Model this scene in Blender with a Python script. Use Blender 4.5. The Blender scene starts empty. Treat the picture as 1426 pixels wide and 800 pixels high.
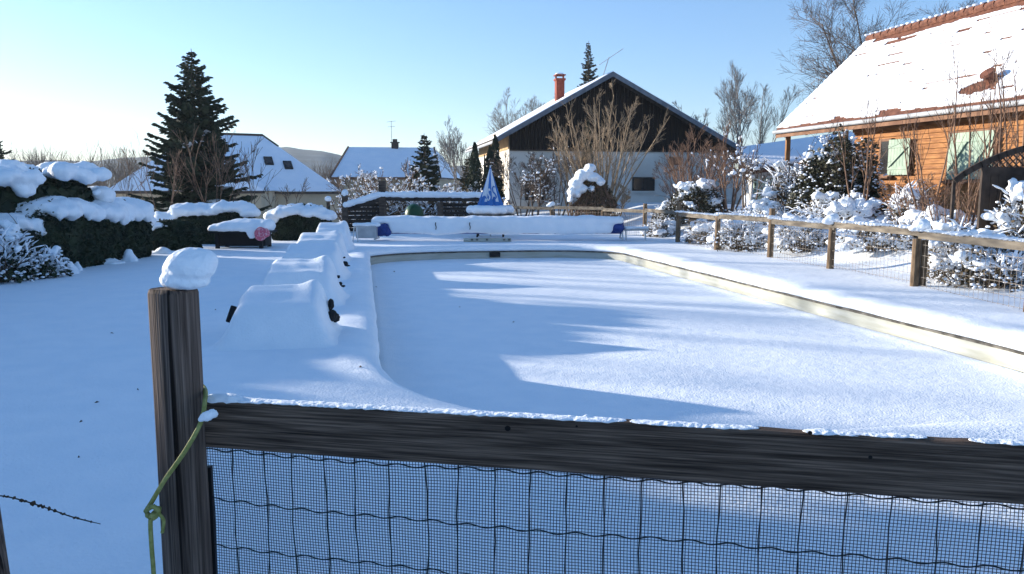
import bpy, math, random
import numpy as np
from mathutils import Vector, Matrix, noise

R = math.radians
S = bpy.context.scene
COL = S.collection

# ------------------------------------------------------------------ camera
F = 1092.0; H = 1.55; T = math.atan(136/1092.0)
def at(u, v, Y):
    """the point the photograph's pixel (u,v) shows at the real depth Y"""
    x = (u-713)/F; y = (400-v)/F
    d = Vector((x, math.cos(T)+y*math.sin(T), -math.sin(T)+y*math.cos(T)))
    k = Y/d.y
    return Vector((d.x*k, Y, H+d.z*k))
def lx(u, Y): return at(u, 290, Y).x
cam = bpy.data.cameras.new('camera'); cam.sensor_width = 36; cam.lens = 36*F/1426
cam.clip_start = 0.05; cam.clip_end = 6000
co = bpy.data.objects.new('camera', cam); COL.objects.link(co)
co.location = (0, 0, H); co.rotation_euler = (math.pi/2-T, 0, 0); S.camera = co

# ------------------------------------------------------------------ light
AZ = -67.0; EL = 11.8
w = bpy.data.worlds.new('World'); S.world = w; w.use_nodes = True
nt = w.node_tree; nt.nodes.clear()
sky = nt.nodes.new('ShaderNodeTexSky'); sky.sky_type = 'NISHITA'; sky.sun_disc = False
sky.sun_elevation = R(EL); sky.sun_rotation = R(AZ); sky.air_density = 1.0; sky.dust_density = 0.2; sky.ozone_density = 3.6
bg = nt.nodes.new('ShaderNodeBackground'); bg.inputs['Strength'].default_value = 0.128
wo = nt.nodes.new('ShaderNodeOutputWorld')
tint = nt.nodes.new('ShaderNodeMix'); tint.data_type = 'RGBA'; tint.blend_type = 'MULTIPLY'; tint.inputs[0].default_value = 1.0; tint.inputs[7].default_value = (1.0, 1.04, 1.06, 1)
tcw = nt.nodes.new('ShaderNodeTexCoord'); sx = nt.nodes.new('ShaderNodeSeparateXYZ'); rw = nt.nodes.new('ShaderNodeValToRGB')
rw.color_ramp.elements[0].position = 0.12; rw.color_ramp.elements[0].color = (.93, .84, .90, 1); rw.color_ramp.elements[1].position = 0.62; rw.color_ramp.elements[1].color = (.985, 1.0, 1.0, 1)
nt.links.new(tcw.outputs['Generated'], sx.inputs[0]); nt.links.new(sx.outputs['Z'], rw.inputs[0])
t2 = nt.nodes.new('ShaderNodeMix'); t2.data_type = 'RGBA'; t2.blend_type = 'MULTIPLY'; t2.inputs[0].default_value = 1.0
nt.links.new(sky.outputs[0], t2.inputs[6]); nt.links.new(rw.outputs[0], t2.inputs[7]); nt.links.new(t2.outputs[2], tint.inputs[6]); nt.links.new(tint.outputs[2], bg.inputs[0]); nt.links.new(bg.outputs[0], wo.inputs[0])
sl = bpy.data.lights.new('sun', 'SUN'); sl.energy = 5.0; sl.angle = R(0.8); sl.color = (1.0, 0.90, 0.77)
so = bpy.data.objects.new('sun', sl); COL.objects.link(so)
sunv = Vector((math.sin(R(AZ))*math.cos(R(EL)), math.cos(R(AZ))*math.cos(R(EL)), math.sin(R(EL))))
so.rotation_euler = sunv.to_track_quat('Z', 'Y').to_euler(); so.location = (-30, 20, 20)
S.view_settings.view_transform = 'Standard'; S.view_settings.look = 'None'
S.view_settings.gamma = 1; S.view_settings.use_curve_mapping = False
S.view_settings.exposure = 1.14
S.cycles.max_bounces = 6; S.cycles.diffuse_bounces = 4; S.cycles.transparent_max_bounces = 8
S.cycles.volume_bounces = 0

# ------------------------------------------------------------------ materials
M = {}
CRACK = {'old_wood': ((46, 46, .8), .62), 'rail_wood': ((1.1, 70, 70), .63)}
def mat(name, c1, c2=None, scale=4.0, rough=0.8, bump=0.0, bscale=40.0, stretch=(1,1,1), rot=(0,0,0), detail=4, spec=0.3, bdist=0.02, contrast=(0.35, 0.65), metal=0.0, bump2=None):
    m = bpy.data.materials.new(name); m.use_nodes = True
    t = m.node_tree; b = t.nodes['Principled BSDF']
    b.inputs['Roughness'].default_value = rough; b.inputs['Specular IOR Level'].default_value = spec
    b.inputs['Metallic'].default_value = metal
    b.inputs['Base Color'].default_value = (*c1, 1)
    tc = t.nodes.new('ShaderNodeTexCoord'); mp = t.nodes.new('ShaderNodeMapping')
    mp0 = t.nodes.new('ShaderNodeMapping'); mp0.inputs['Rotation'].default_value = rot; mp0.name = 'axes'
    mp.inputs['Scale'].default_value = stretch
    t.links.new(tc.outputs['Object'], mp0.inputs[0]); t.links.new(mp0.outputs[0], mp.inputs[0])
    if c2 is not None:
        n = t.nodes.new('ShaderNodeTexNoise'); n.inputs['Scale'].default_value = scale; n.inputs['Detail'].default_value = detail
        r = t.nodes.new('ShaderNodeValToRGB')
        r.color_ramp.elements[0].position = contrast[0]; r.color_ramp.elements[1].position = contrast[1]
        r.color_ramp.elements[0].color = (*c1, 1); r.color_ramp.elements[1].color = (*c2, 1)
        t.links.new(mp.outputs[0], n.inputs['Vector']); t.links.new(n.outputs['Fac'], r.inputs[0])
        if name in CRACK:
            m3 = t.nodes.new('ShaderNodeMapping'); m3.inputs['Scale'].default_value = CRACK[name][0]; t.links.new(mp0.outputs[0], m3.inputs[0])
            nc = t.nodes.new('ShaderNodeTexNoise'); nc.inputs['Scale'].default_value = 1.0; nc.inputs['Detail'].default_value = 3; t.links.new(m3.outputs[0], nc.inputs['Vector'])
            rc = t.nodes.new('ShaderNodeValToRGB'); e_ = CRACK[name][1]; rc.color_ramp.elements[0].position = e_; rc.color_ramp.elements[1].position = e_+.07
            rc.color_ramp.elements[0].color = (1, 1, 1, 1); rc.color_ramp.elements[1].color = (.10, .09, .09, 1); t.links.new(nc.outputs['Fac'], rc.inputs[0])
            n4 = t.nodes.new('ShaderNodeTexNoise'); n4.inputs['Scale'].default_value = 1.0; n4.inputs['Detail'].default_value = 6
            m4 = t.nodes.new('ShaderNodeMapping'); m4.inputs['Scale'].default_value = tuple(q*4 for q in CRACK[name][0]); t.links.new(mp0.outputs[0], m4.inputs[0]); t.links.new(m4.outputs[0], n4.inputs['Vector'])
            r4 = t.nodes.new('ShaderNodeValToRGB'); r4.color_ramp.elements[0].position = .3; r4.color_ramp.elements[1].position = .7; r4.color_ramp.elements[0].color = (.45, .43, .42, 1); r4.color_ramp.elements[1].color = (1.5, 1.5, 1.5, 1); t.links.new(n4.outputs['Fac'], r4.inputs[0])
            x1 = t.nodes.new('ShaderNodeMix'); x1.data_type = 'RGBA'; x1.blend_type = 'MULTIPLY'; x1.inputs[0].default_value = 1; t.links.new(r.outputs[0], x1.inputs[6]); t.links.new(rc.outputs[0], x1.inputs[7])
            x2 = t.nodes.new('ShaderNodeMix'); x2.data_type = 'RGBA'; x2.blend_type = 'MULTIPLY'; x2.inputs[0].default_value = 1; t.links.new(x1.outputs[2], x2.inputs[6]); t.links.new(r4.outputs[0], x2.inputs[7])
            t.links.new(x2.outputs[2], b.inputs['Base Color'])
        else: t.links.new(r.outputs[0], b.inputs['Base Color'])
    if bump:
        n2 = t.nodes.new('ShaderNodeTexNoise'); n2.inputs['Scale'].default_value = bscale; n2.inputs['Detail'].default_value = 5
        bp = t.nodes.new('ShaderNodeBump'); bp.inputs['Strength'].default_value = bump; bp.inputs['Distance'].default_value = bdist
        t.links.new(mp.outputs[0], n2.inputs['Vector']); t.links.new(n2.outputs['Fac'], bp.inputs['Height'])
        last = bp
        if bump2:
            n3 = t.nodes.new('ShaderNodeTexNoise'); n3.inputs['Scale'].default_value = bump2[0]; n3.inputs['Detail'].default_value = 3
            b3 = t.nodes.new('ShaderNodeBump'); b3.inputs['Strength'].default_value = bump2[1]; b3.inputs['Distance'].default_value = bump2[2]
            t.links.new(mp.outputs[0], n3.inputs['Vector']); t.links.new(n3.outputs['Fac'], b3.inputs['Height'])
            t.links.new(bp.outputs[0], b3.inputs['Normal']); last = b3
        t.links.new(last.outputs[0], b.inputs['Normal'])
    M[name] = m; return m

mat('snow', (0.80, 0.86, 0.92), (0.86, 0.90, 0.945), scale=3, rough=0.65, bump=0.6, bscale=52, bdist=0.013, spec=0.25, bump2=(7, 0.35, 0.03))
mat('snow_far', (0.77, 0.82, 0.89), (0.84, 0.87, 0.92), scale=1.2, rough=0.7, bump=0.4, bscale=8, bdist=0.05, spec=0.2)
mat('old_wood', (0.060, 0.042, 0.034), (0.185, 0.138, 0.112), scale=3.5, rough=0.85, bump=0.9, bscale=5, stretch=(30, 30, .7), bdist=0.004, spec=0.15, contrast=(0.3, 0.72), detail=8)
mat('rail_wood', (0.034, 0.023, 0.017), (0.175, 0.122, 0.090), scale=4, rough=0.85, bump=0.9, bscale=6, stretch=(1.1, 30, 30), bdist=0.004, spec=0.15, contrast=(0.3, 0.74), detail=8)
mat('knot', (0.006, 0.005, 0.005), rough=0.9)
mat('net', (0.018, 0.02, 0.022), rough=0.5)
mat('wire', (0.012, 0.013, 0.014), rough=0.4)
mat('rope', (0.20, 0.21, 0.05), (0.32, 0.32, 0.11), scale=60, rough=0.7, bump=0.8, bscale=120, stretch=(1, 1, 1), bdist=0.003)
mat('liner', (0.34, 0.345, 0.285), (0.44, 0.455, 0.42), scale=1.5, rough=0.45, stretch=(1, 1, 9))
mat('coping', (0.035, 0.032, 0.028), (0.16, 0.15, 0.13), scale=6, rough=0.8)
mat('dark', (0.008, 0.009, 0.011), rough=0.7)
mat('blue', (0.012, 0.035, 0.17), (0.02, 0.055, 0.24), scale=6, rough=0.55, bump=0.3, bscale=14)
mat('pblue', (0.03, 0.15, 0.44), rough=0.7)
mat('pwhite', (0.58, 0.65, 0.74), rough=0.75)
mat('white_metal', (0.55, 0.57, 0.58), rough=0.45)
mat('fence_wood', (0.08, 0.052, 0.03), (0.19, 0.13, 0.078), scale=5, rough=0.8, bump=0.5, bscale=20, stretch=(3, 3, 1), bdist=0.01)
mat('fence_rail', (0.065, 0.055, 0.044), (0.18, 0.155, 0.12), scale=3, rough=0.85, bump=0.5, bscale=20, stretch=(4, .6, 4), bdist=0.01)
mat('dark_wood', (0.03, 0.022, 0.018), (0.09, 0.065, 0.05), scale=4, rough=0.85, stretch=(1, 1, 5))
mat('needles', (0.016, 0.028, 0.018), (0.05, 0.065, 0.035), scale=2.5, rough=0.8)
mat('hedge_leaf', (0.010, 0.020, 0.012), (0.028, 0.042, 0.02), scale=3, rough=0.7)
mat('evergreen', (0.018, 0.023, 0.012), (0.055, 0.05, 0.026), scale=3, rough=0.7)
mat('brown_leaf', (0.05, 0.035, 0.018), (0.11, 0.08, 0.04), scale=3, rough=0.8)
mat('bark', (0.07, 0.05, 0.038), (0.16, 0.12, 0.09), scale=6, rough=0.9)
mat('bark_pale', (0.25, 0.18, 0.11), (0.42, 0.31, 0.20), scale=6, rough=0.9)
mat('bark_red', (0.13, 0.075, 0.05), (0.24, 0.15, 0.10), scale=6, rough=0.9)
mat('bark_grey', (0.14, 0.125, 0.11), (0.26, 0.23, 0.20), scale=6, rough=0.9)
mat('plaster', (0.50, 0.475, 0.425), (0.72, 0.69, 0.63), scale=0.55, rough=0.9, bump=0.4, bscale=25)
mat('beige_wall', (0.42, 0.34, 0.23), (0.50, 0.41, 0.29), scale=1, rough=0.9)
mat('cladding', (0.005, 0.0026, 0.0016), (0.015, 0.0082, 0.005), scale=2.5, rough=0.85, stretch=(5, 5, 0.4))
mat('soffit', (0.35, 0.22, 0.10), (0.45, 0.30, 0.15), scale=3, rough=0.8)
mat('barge', (0.10, 0.115, 0.14), (0.16, 0.18, 0.21), scale=4, rough=0.6)
mat('plank_dark', (0.010, 0.009, 0.009), (0.034, 0.028, 0.025), scale=3, rough=0.85, stretch=(.4, .4, 6))
mat('zinc', (0.30, 0.32, 0.34), (0.42, 0.44, 0.46), scale=4, rough=0.5)
mat('glass', (0.012, 0.012, 0.014), rough=0.12, spec=0.5)
mat('brick', (0.17, 0.035, 0.022), (0.26, 0.065, 0.04), scale=9, rough=0.85, bump=0.4)
mat('siding', (0.21, 0.082, 0.023), (0.36, 0.16, 0.050), scale=3, rough=0.7, bump=0.3, bscale=20, stretch=(1, 1, 6))
mat('beam', (0.18, 0.085, 0.03), (0.28, 0.14, 0.055), scale=3, rough=0.75)
mat('fascia', (0.13, 0.06, 0.033), (0.22, 0.115, 0.065), scale=3, rough=0.75)
mat('shutter', (0.20, 0.29, 0.225), (0.30, 0.38, 0.30), scale=4, rough=0.6)
mat('tile', (0.085, 0.032, 0.02), (0.18, 0.075, 0.045), scale=7, rough=0.8, bump=0.5, bscale=12, bdist=0.03)
mat('lattice', (0.026, 0.018, 0.014), (0.06, 0.042, 0.032), scale=5, rough=0.8)
mat('green', (0.008, 0.065, 0.03), rough=0.4)
mat('bench_green', (0.34, 0.44, 0.36), rough=0.7)
mat('pink', (0.50, 0.10, 0.16), (0.60, 0.33, 0.38), scale=25, rough=0.7, contrast=(0.5, 0.56))
mat('leaf', (0.05, 0.03, 0.015), rough=0.8)
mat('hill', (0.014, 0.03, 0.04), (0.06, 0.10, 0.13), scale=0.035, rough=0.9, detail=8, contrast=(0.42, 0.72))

# ------------------------------------------------------------------ mesh helpers
class MB:
    def __init__(s): s.v = []; s.f = []; s.smooth = False
    def add(s, vs, fs):
        o = len(s.v); s.v.extend([tuple(p) for p in vs]); s.f.extend([tuple(i+o for i in f) for f in fs]); return s
    def hexa(s, p):   # 8 points: bottom ring 4, top ring 4
        return s.add(p, [(0,3,2,1),(4,5,6,7),(0,1,5,4),(1,2,6,5),(2,3,7,6),(3,0,4,7)])
    def box(s, c, d, X=(1,0,0), Y=(0,1,0), Z=(0,0,1)):
        c = Vector(c); X = Vector(X)*d[0]/2; Y = Vector(Y)*d[1]/2; Z = Vector(Z)*d[2]/2
        return s.hexa([c-X-Y-Z, c+X-Y-Z, c+X+Y-Z, c-X+Y-Z, c-X-Y+Z, c+X-Y+Z, c+X+Y+Z, c-X+Y+Z])
    def bar(s, a, b, wd, ht, up=(0,0,1)):
        a = Vector(a); b = Vector(b); X = (b-a); L = X.length; X.normalize()
        Y = Vector(up).cross(X).normalized(); Z = X.cross(Y).normalized()
        return s.box((a+b)/2, (L, wd, ht), X, Y, Z)
    def tube(s, pts, rs, n=5, cap=True):
        pts = [Vector(p) for p in pts]
        if not hasattr(rs, '__len__'): rs = [rs]*len(pts)
        o = len(s.v); m = len(pts)
        for i, p in enumerate(pts):
            d = (pts[min(i+1, m-1)]-pts[max(i-1, 0)])
            if d.length < 1e-9: d = Vector((0,0,1))
            d.normalize()
            a = Vector((0,0,1)) if abs(d.z) < 0.9 else Vector((1,0,0))
            x = d.cross(a).normalized(); y = d.cross(x)
            for k in range(n):
                an = 2*math.pi*k/n
                s.v.append(tuple(p+(x*math.cos(an)+y*math.sin(an))*rs[i]))
        for i in range(m-1):
            for k in range(n):
                a0 = o+i*n+k; a1 = o+i*n+(k+1) % n
                s.f.append((a0, a1, a1+n, a0+n))
        if cap:
            s.f.append(tuple(o+k for k in range(n))[::-1]); s.f.append(tuple(o+(m-1)*n+k for k in range(n)))
        return s
    def prism(s, poly, off):   # planar polygon extruded by vector off
        n = len(poly); off = Vector(off); a = [Vector(p) for p in poly]
        return s.add(a+[p+off for p in a], [tuple(range(n))[::-1], tuple(range(n, 2*n))]+[(i, (i+1) % n, n+(i+1) % n, n+i) for i in range(n)])

def wloc(o):
    p = Vector((0,0,0))
    while o is not None: p += o.location; o = o.parent
    return p
def obj(name, mb, m, parent=None, smooth=False, label=None, bevel=0):
    me = bpy.data.meshes.new(name)
    off = wloc(parent) if parent else Vector((0,0,0))
    if isinstance(mb, MB): v, f = mb.v, mb.f
    else: v, f = mb
    if off.length > 0: v = [(p[0]-off.x, p[1]-off.y, p[2]-off.z) for p in v]
    me.from_pydata(v, [], f); me.update()
    me.materials.append(M[m] if isinstance(m, str) else m)
    if smooth: me.polygons.foreach_set('use_smooth', [True]*len(me.polygons))
    o = bpy.data.objects.new(name, me); COL.objects.link(o); o.parent = parent
    if label: o['label'] = label
    if bevel:
        b = o.modifiers.new('bevel', 'BEVEL'); b.width = bevel; b.segments = 2; b.limit_method = 'ANGLE'
    return o
def tag(o, label, cat, group=None, kind=None):
    if label: o['label'] = label
    if cat: o['category'] = cat
    if group: o['group'] = group
    if kind: o['kind'] = kind
    return o
def thing(name, loc, label, cat, group=None):
    o = bpy.data.objects.new(name, None); o.empty_display_size = 0.2; COL.objects.link(o); o.location = loc
    return tag(o, label, cat, group)
def copy_tree(o, loc, label, parent=None):
    c = o.copy(); COL.objects.link(c); c.parent = parent
    if parent is None: c.location = loc; c['label'] = label
    for ch in list(o.children): copy_tree(ch, None, None, c)
    return c

ICO = {}
def ico(sub):
    if sub not in ICO:
        import bmesh
        b = bmesh.new(); bmesh.ops.create_icosphere(b, subdivisions=sub, radius=1); b.verts.ensure_lookup_table()
        ICO[sub] = ([v.co.copy() for v in b.verts], [tuple(v.index for v in f.verts) for f in b.faces]); b.free()
    return ICO[sub]
def blob(ells, voxel, namp=0.03, nscale=4.0, smooth_it=4, seed=0, extra=None, flat=None):
    """union of ellipsoids, voxel-remeshed and softened: lumps of snow.  returns (verts, faces)"""
    mb = MB(); V, Fc = ico(2)
    for c, r in ells:
        c = Vector(c)
        mb.add([(c.x+p.x*r[0], c.y+p.y*r[1], c.z+p.z*r[2]) for p in V], Fc)
    if extra: mb.add(extra.v, extra.f)
    me = bpy.data.meshes.new('t'); me.from_pydata(mb.v, [], mb.f); me.update()
    o = bpy.data.objects.new('t', me); COL.objects.link(o)
    r = o.modifiers.new('r', 'REMESH'); r.mode = 'VOXEL'; r.voxel_size = voxel
    if smooth_it:
        sm = o.modifiers.new('s', 'SMOOTH'); sm.iterations = smooth_it; sm.factor = 0.5
    dg = bpy.context.evaluated_depsgraph_get(); dg.update()
    ev = o.evaluated_get(dg); e = ev.to_mesh()
    n = len(e.vertices); c = np.empty(n*3, 'f'); e.vertices.foreach_get('co', c); c = c.reshape(-1, 3)
    nn = np.empty(n*3, 'f'); e.vertices.foreach_get('normal', nn); nn = nn.reshape(-1, 3)
    fs = [tuple(p.vertices) for p in e.polygons]
    sv = Vector((seed*7.3, seed*3.1, seed*1.7))
    out = []
    for i in range(n):
        p = Vector(c[i])
        d = namp*(noise.noise(p*nscale+sv)+0.5*noise.noise(p*nscale*2.7+sv)+0.3*noise.noise(p*nscale*6.1+sv))
        q = p+Vector(nn[i])*d
        if flat is not None and q.z < flat: q.z = flat
        out.append(tuple(q))
    ev.to_mesh_clear(); bpy.data.objects.remove(o); bpy.data.meshes.remove(me)
    return out, fs

def leaves(rng, pts, size, flatz=0.6, aspect=0.6):
    """leaf clumps: one small bent quad at every point"""
    n = len(pts); P = np.asarray(pts, 'f')
    a = rng.normal(size=(n, 3)); a[:, 2] *= flatz; a /= np.linalg.norm(a, axis=1)[:, None]+1e-6
    b = rng.normal(size=(n, 3)); b -= a*(a*b).sum(1)[:, None]; b /= np.linalg.norm(b, axis=1)[:, None]+1e-6
    s = size*rng.uniform(0.6, 1.4, size=(n, 1))
    A = a*s; B = b*s*aspect
    v = np.stack([P-A*0.5, P+B*0.5, P+A*0.5, P-B*0.5], 1).reshape(-1, 3)
    return [tuple(x) for x in v.tolist()], [(4*i, 4*i+1, 4*i+2, 4*i+3) for i in range(n)]

# ------------------------------------------------------------------ pool coordinates and ground
A_ = Vector((-0.1857, 0.9826)); N_ = Vector((0.9826, 0.1857)); O_ = Vector((-1.29, 7.17))
def qs(q, s, z=0.0):
    p = O_+N_*q+A_*s; return Vector((p.x, p.y, z))
def to_qs(x, y):
    d = Vector((x, y))-O_; return d.dot(N_), d.dot(A_)
def sst(a, b, x):
    t = max(0.0, min(1.0, (x-a)/(b-a))); return t*t*(3-2*t)
def gz(x, y):
    q, s = to_qs(x, y)
    z = 0.9*sst(9.3, 12.5, q)*sst(-4, 2, s)*(1-sst(40, 80, y))
    z = max(z, 0.75*sst(22, 32, s)*sst(-3, 3, x)*(1-sst(55, 90, y)))
    z -= 1.5*sst(32, 46, y)*sst(-1, -9, x)
    z -= 1.5*sst(-14, -24, x)*(1-sst(32, 46, y))
    return z

def contour(n=560):
    QW, S0, S1 = 6.85, -2.75, 14.45
    rx0, ry0, rx1, ry1 = 2.7, 2.8, 2.6, 1.6
    pts = []
    def arc(cq, cs, rx, ry, a0, a1, k):
        for i in range(k):
            a = R(a0+(a1-a0)*i/k); pts.append((cq+rx*math.cos(a), cs+ry*math.sin(a)))
    def line(p, q, k):
        for i in range(k): pts.append((p[0]+(q[0]-p[0])*i/k, p[1]+(q[1]-p[1])*i/k))
    arc(rx0, S0+ry0, rx0, ry0, 180, 270, 90)
    line((rx0, S0), (QW-rx0, S0), 30)
    arc(QW-rx0, S0+ry0, rx0, ry0, 270, 360, 90)
    line((QW, S0+ry0), (QW, S1-ry1), 150)
    arc(QW-rx1, S1-ry1, rx1, ry1, 0, 90, 60)
    line((QW-rx1, S1), (rx1, S1), 50)
    arc(rx1, S1-ry1, rx1, ry1, 90, 180, 60)
    line((0, S1-ry1), (0, S0+ry0), 150)
    return pts
CT = contour(); NC = len(CT)
CN = []
for i in range(NC):
    a = Vector(CT[i-1]); b = Vector(CT[(i+1) % NC]); d = (b-a).normalized()
    CN.append(Vector((d.y, -d.x)))
def ring(d, z, jit=0.0):   # one offset curve round the pool
    out = []
    for i in range(NC):
        p = Vector(CT[i]); j = jit*(noise.noise(Vector((p.x*1.1, p.y*1.1, 3)))+0.6*noise.noise(Vector((p.x*3.3, p.y*3.3, 9)))) if jit else 0
        q = p+CN[i]*(d+j); out.append(qs(q.x, q.y, z))
    return out
def loft(rings, closed_center=False):
    v = [tuple(p) for r in rings for p in r]; f = []
    for k in range(len(rings)-1):
        for i in range(NC):
            j = (i+1) % NC; f.append((k*NC+i, k*NC+j, (k+1)*NC+j, (k+1)*NC+i))
    return v, f
prof = [(0.05, -0.175), (-0.03, -0.165), (-0.065, -0.135), (-0.07, -0.10), (-0.05, -0.06), (-0.01, -0.028), (0.06, -0.006), (0.16, 0.008), (0.28, 0.012)]
rings = [ring(d, z, 0.022) for d, z in prof]
d = 0.42; st = 0.14
while d < 3000:
    r0 = ring(d, 0.0, 0.0); rr = []
    for p in r0:
        amp = 0.016 if d < 25 else 0.016+min(0.5, (d-25)*0.006)
        fr = 0.55 if d < 25 else 0.55/(1+(d-25)*0.05)
        z = gz(p.x, p.y)+amp*(noise.noise(Vector((p.x*fr*1.6, p.y*fr, 0)))+0.4*noise.noise(Vector((p.x*fr*4, p.y*fr*4, 5))))
        q, s = to_qs(p.x, p.y)
        rr.append(Vector((p.x, p.y, z)))
    rings.append(rr); d += st; st *= 1.075
gv, gf = loft(rings)
tag(obj('ground', (gv, gf), 'snow', smooth=True), None, None, kind='structure')
# frozen, snow-covered water of the pool
ri = [ring(0.0, -0.40)]
for k in range(1, 40):
    rr = []
    for i, p in enumerate(CT):
        c = Vector((3.42, max(0.3, min(11.5, p[1])))); q = Vector(p).lerp(c, k/39.0)
        x = qs(q.x, q.y, 0); x.z = -0.40+0.012*noise.noise(Vector((x.x*0.9, x.y*0.5, 1)))+0.05*(1-min(1, k/4.0))**2
        rr.append(x)
    ri.append(rr)
tag(obj('water', loft(ri), 'snow', smooth=True), None, None, kind='structure')
# pool shell
pool = thing('swimming_pool', qs(3.4, 6, -0.4), 'long rounded swimming pool with a cream liner, frozen over and snowed in', 'swimming pool')
obj('wall', loft([ring(0.012, -0.20), ring(0.012, -0.30), ring(0.012, -0.60)]), 'liner', pool, smooth=True)
obj('coping', loft([ring(0.02, -0.60), ring(0.10, -0.60), ring(0.10, -0.172), ring(0.0, -0.172), ring(-0.022, -0.178), ring(-0.022, -0.205), ring(0.02, -0.207)]), 'coping', pool)
mb = MB(); p = qs(3.55, 14.44, -0.275); mb.box(p, (0.30, 0.05, 0.13), (N_.x, N_.y, 0), (A_.x, A_.y, 0))
sk = obj('skimmer', mb, 'dark', pool)

# ------------------------------------------------------------------ generators
def rnd_perp(rng, d):
    v = Vector((rng.gauss(0,1), rng.gauss(0,1), rng.gauss(0,1))); v -= d*v.dot(d); return v.normalized()
RMIN = [0.003]; SEGS = []
def grow(rng, mb, p, d, L, r, lvl, maxl, up=0.15, wob=0.16, kids=(4, 6), ang=(25, 50), n=5, ratio=(0.5, 0.75), start=0.3, tips=None):
    k = 6 if lvl == 0 else (5 if lvl == 1 else 4)
    pts = [p.copy()]; dirs = [d.copy()]; cur = p.copy()
    for i in range(k):
        d = (d+rnd_perp(rng, d)*wob*rng.random()+Vector((0,0,up*rng.random()))).normalized()
        cur = cur+d*(L/k); pts.append(cur.copy()); dirs.append(d.copy())
    rs = [max(RMIN[0], r*(1-0.70*i/k)) for i in range(k+1)]
    mb.tube(pts, rs, n if lvl == 0 else (4 if lvl == 1 else 3), cap=False)
    SEGS.append(pts)
    if tips is not None and lvl >= maxl-1: tips.extend(pts[2:])
    if lvl >= maxl: return
    for c in range(rng.randint(*kids)):
        t = start+(1-start)*rng.random(); i = min(k-1, int(t*k)); fr = t*k-i
        q = pts[i].lerp(pts[i+1], fr); dd = dirs[i+1]
        a = R(rng.uniform(*ang)); nd = (dd*math.cos(a)+rnd_perp(rng, dd)*math.sin(a)).normalized()
        grow(rng, mb, q, nd, L*rng.uniform(*ratio)*(1.15-0.5*t), rs[i]*0.6, lvl+1, maxl, up, wob, kids, ang, n, ratio, 0.2, tips)

def bare_tree(seed, base, h, label, m='bark', stems=1, spread=0.2, kids=(5, 8), maxl=3, r=0.1, ang=(22, 48), up=0.2, snow=0, snow_r=0.1, name='bare_tree', cat='tree', group=None, first=0.5, ratio=(0.45, 0.7), voxel=0.05, start=0.3, wob=0.18, rmin=.00024):
    rng = random.Random(seed); base = Vector(base)
    t = thing(name, base, label, cat, group)
    tips = []; SEGS.clear(); RMIN[0] = max(.0025, base.y*rmin)
    tr = MB(); br = MB()
    for s in range(stems):
        an = s*2.4+rng.uniform(-.4, .4)+seed; sp = spread*1.2*math.sqrt((s+rng.random())/stems) if stems > 1 else spread*0.3
        d = Vector((math.cos(an)*sp, math.sin(an)*sp, 1)).normalized()
        k = 7; p = base+Vector((math.cos(an), math.sin(an), 0))*(0.12*(stems > 1))-Vector((0,0,0.15)); hh = h*(rng.uniform(0.7, 1.0) if stems > 1 else 1.0)*0.9
        pts = [p.copy()]; dirs = [d.copy()]
        for i in range(k):
            d = (d+rnd_perp(rng, d)*wob*0.7*rng.random()+Vector((0,0,0.05))).normalized(); p = p+d*hh/k; pts.append(p.copy()); dirs.append(d.copy())
        rs = [max(RMIN[0], r*(1-0.75*i/k)) for i in range(k+1)]
        tr.tube(pts, rs, 6, cap=False); SEGS.append(pts)
        tips.extend(pts[4:])
        for c in range(rng.randint(*kids)+2):
            tt = start+(1-start)*rng.random()**0.8; i = min(k-1, int(tt*k)); q = pts[i].lerp(pts[i+1], tt*k-i)
            a = R(rng.uniform(*ang)); nd = (dirs[i+1]*math.cos(a)+rnd_perp(rng, dirs[i+1])*math.sin(a)).normalized()
            grow(rng, br, q, nd, hh*first*(1.2-0.8*tt), rs[i]*0.55, 1, maxl, up, wob, kids, ang, 4, ratio, 0.2, tips)
    obj('trunk', tr, m, t, smooth=True); obj('branches', br, m, t)
    if snow:
        sm = MB()
        for _ in range(snow*6):
            ps = rng.choice(SEGS); i = rng.randrange(0, len(ps)-1); j = min(len(ps)-1, i+rng.randint(1, 2))
            q = [p+Vector((0, 0, RMIN[0]*1.2)) for p in ps[i:j+1]]; q = [q[0]]+[q[k].lerp(q[k+1], .5) for k in range(len(q)-1)]+[q[-1]]
            s_ = snow_r*rng.uniform(.16, .42)
            sm.tube([p+Vector((0, 0, s_*.5)) for p in q], [s_*.35]+[s_*rng.uniform(.7, 1.2) for _ in q[1:-1]]+[s_*.35], 5)
        for _ in range(snow):
            q = rng.choice(tips); s_ = snow_r*rng.uniform(.35, .8); V, Fc = ico(1)
            sm.add([(q.x+p.x*s_*rng.uniform(.9, 1.5), q.y+p.y*s_*1.2, q.z+p.z*s_*.75) for p in V], Fc)
        obj('snow', sm, 'snow_far', t, smooth=True)
    return t

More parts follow.
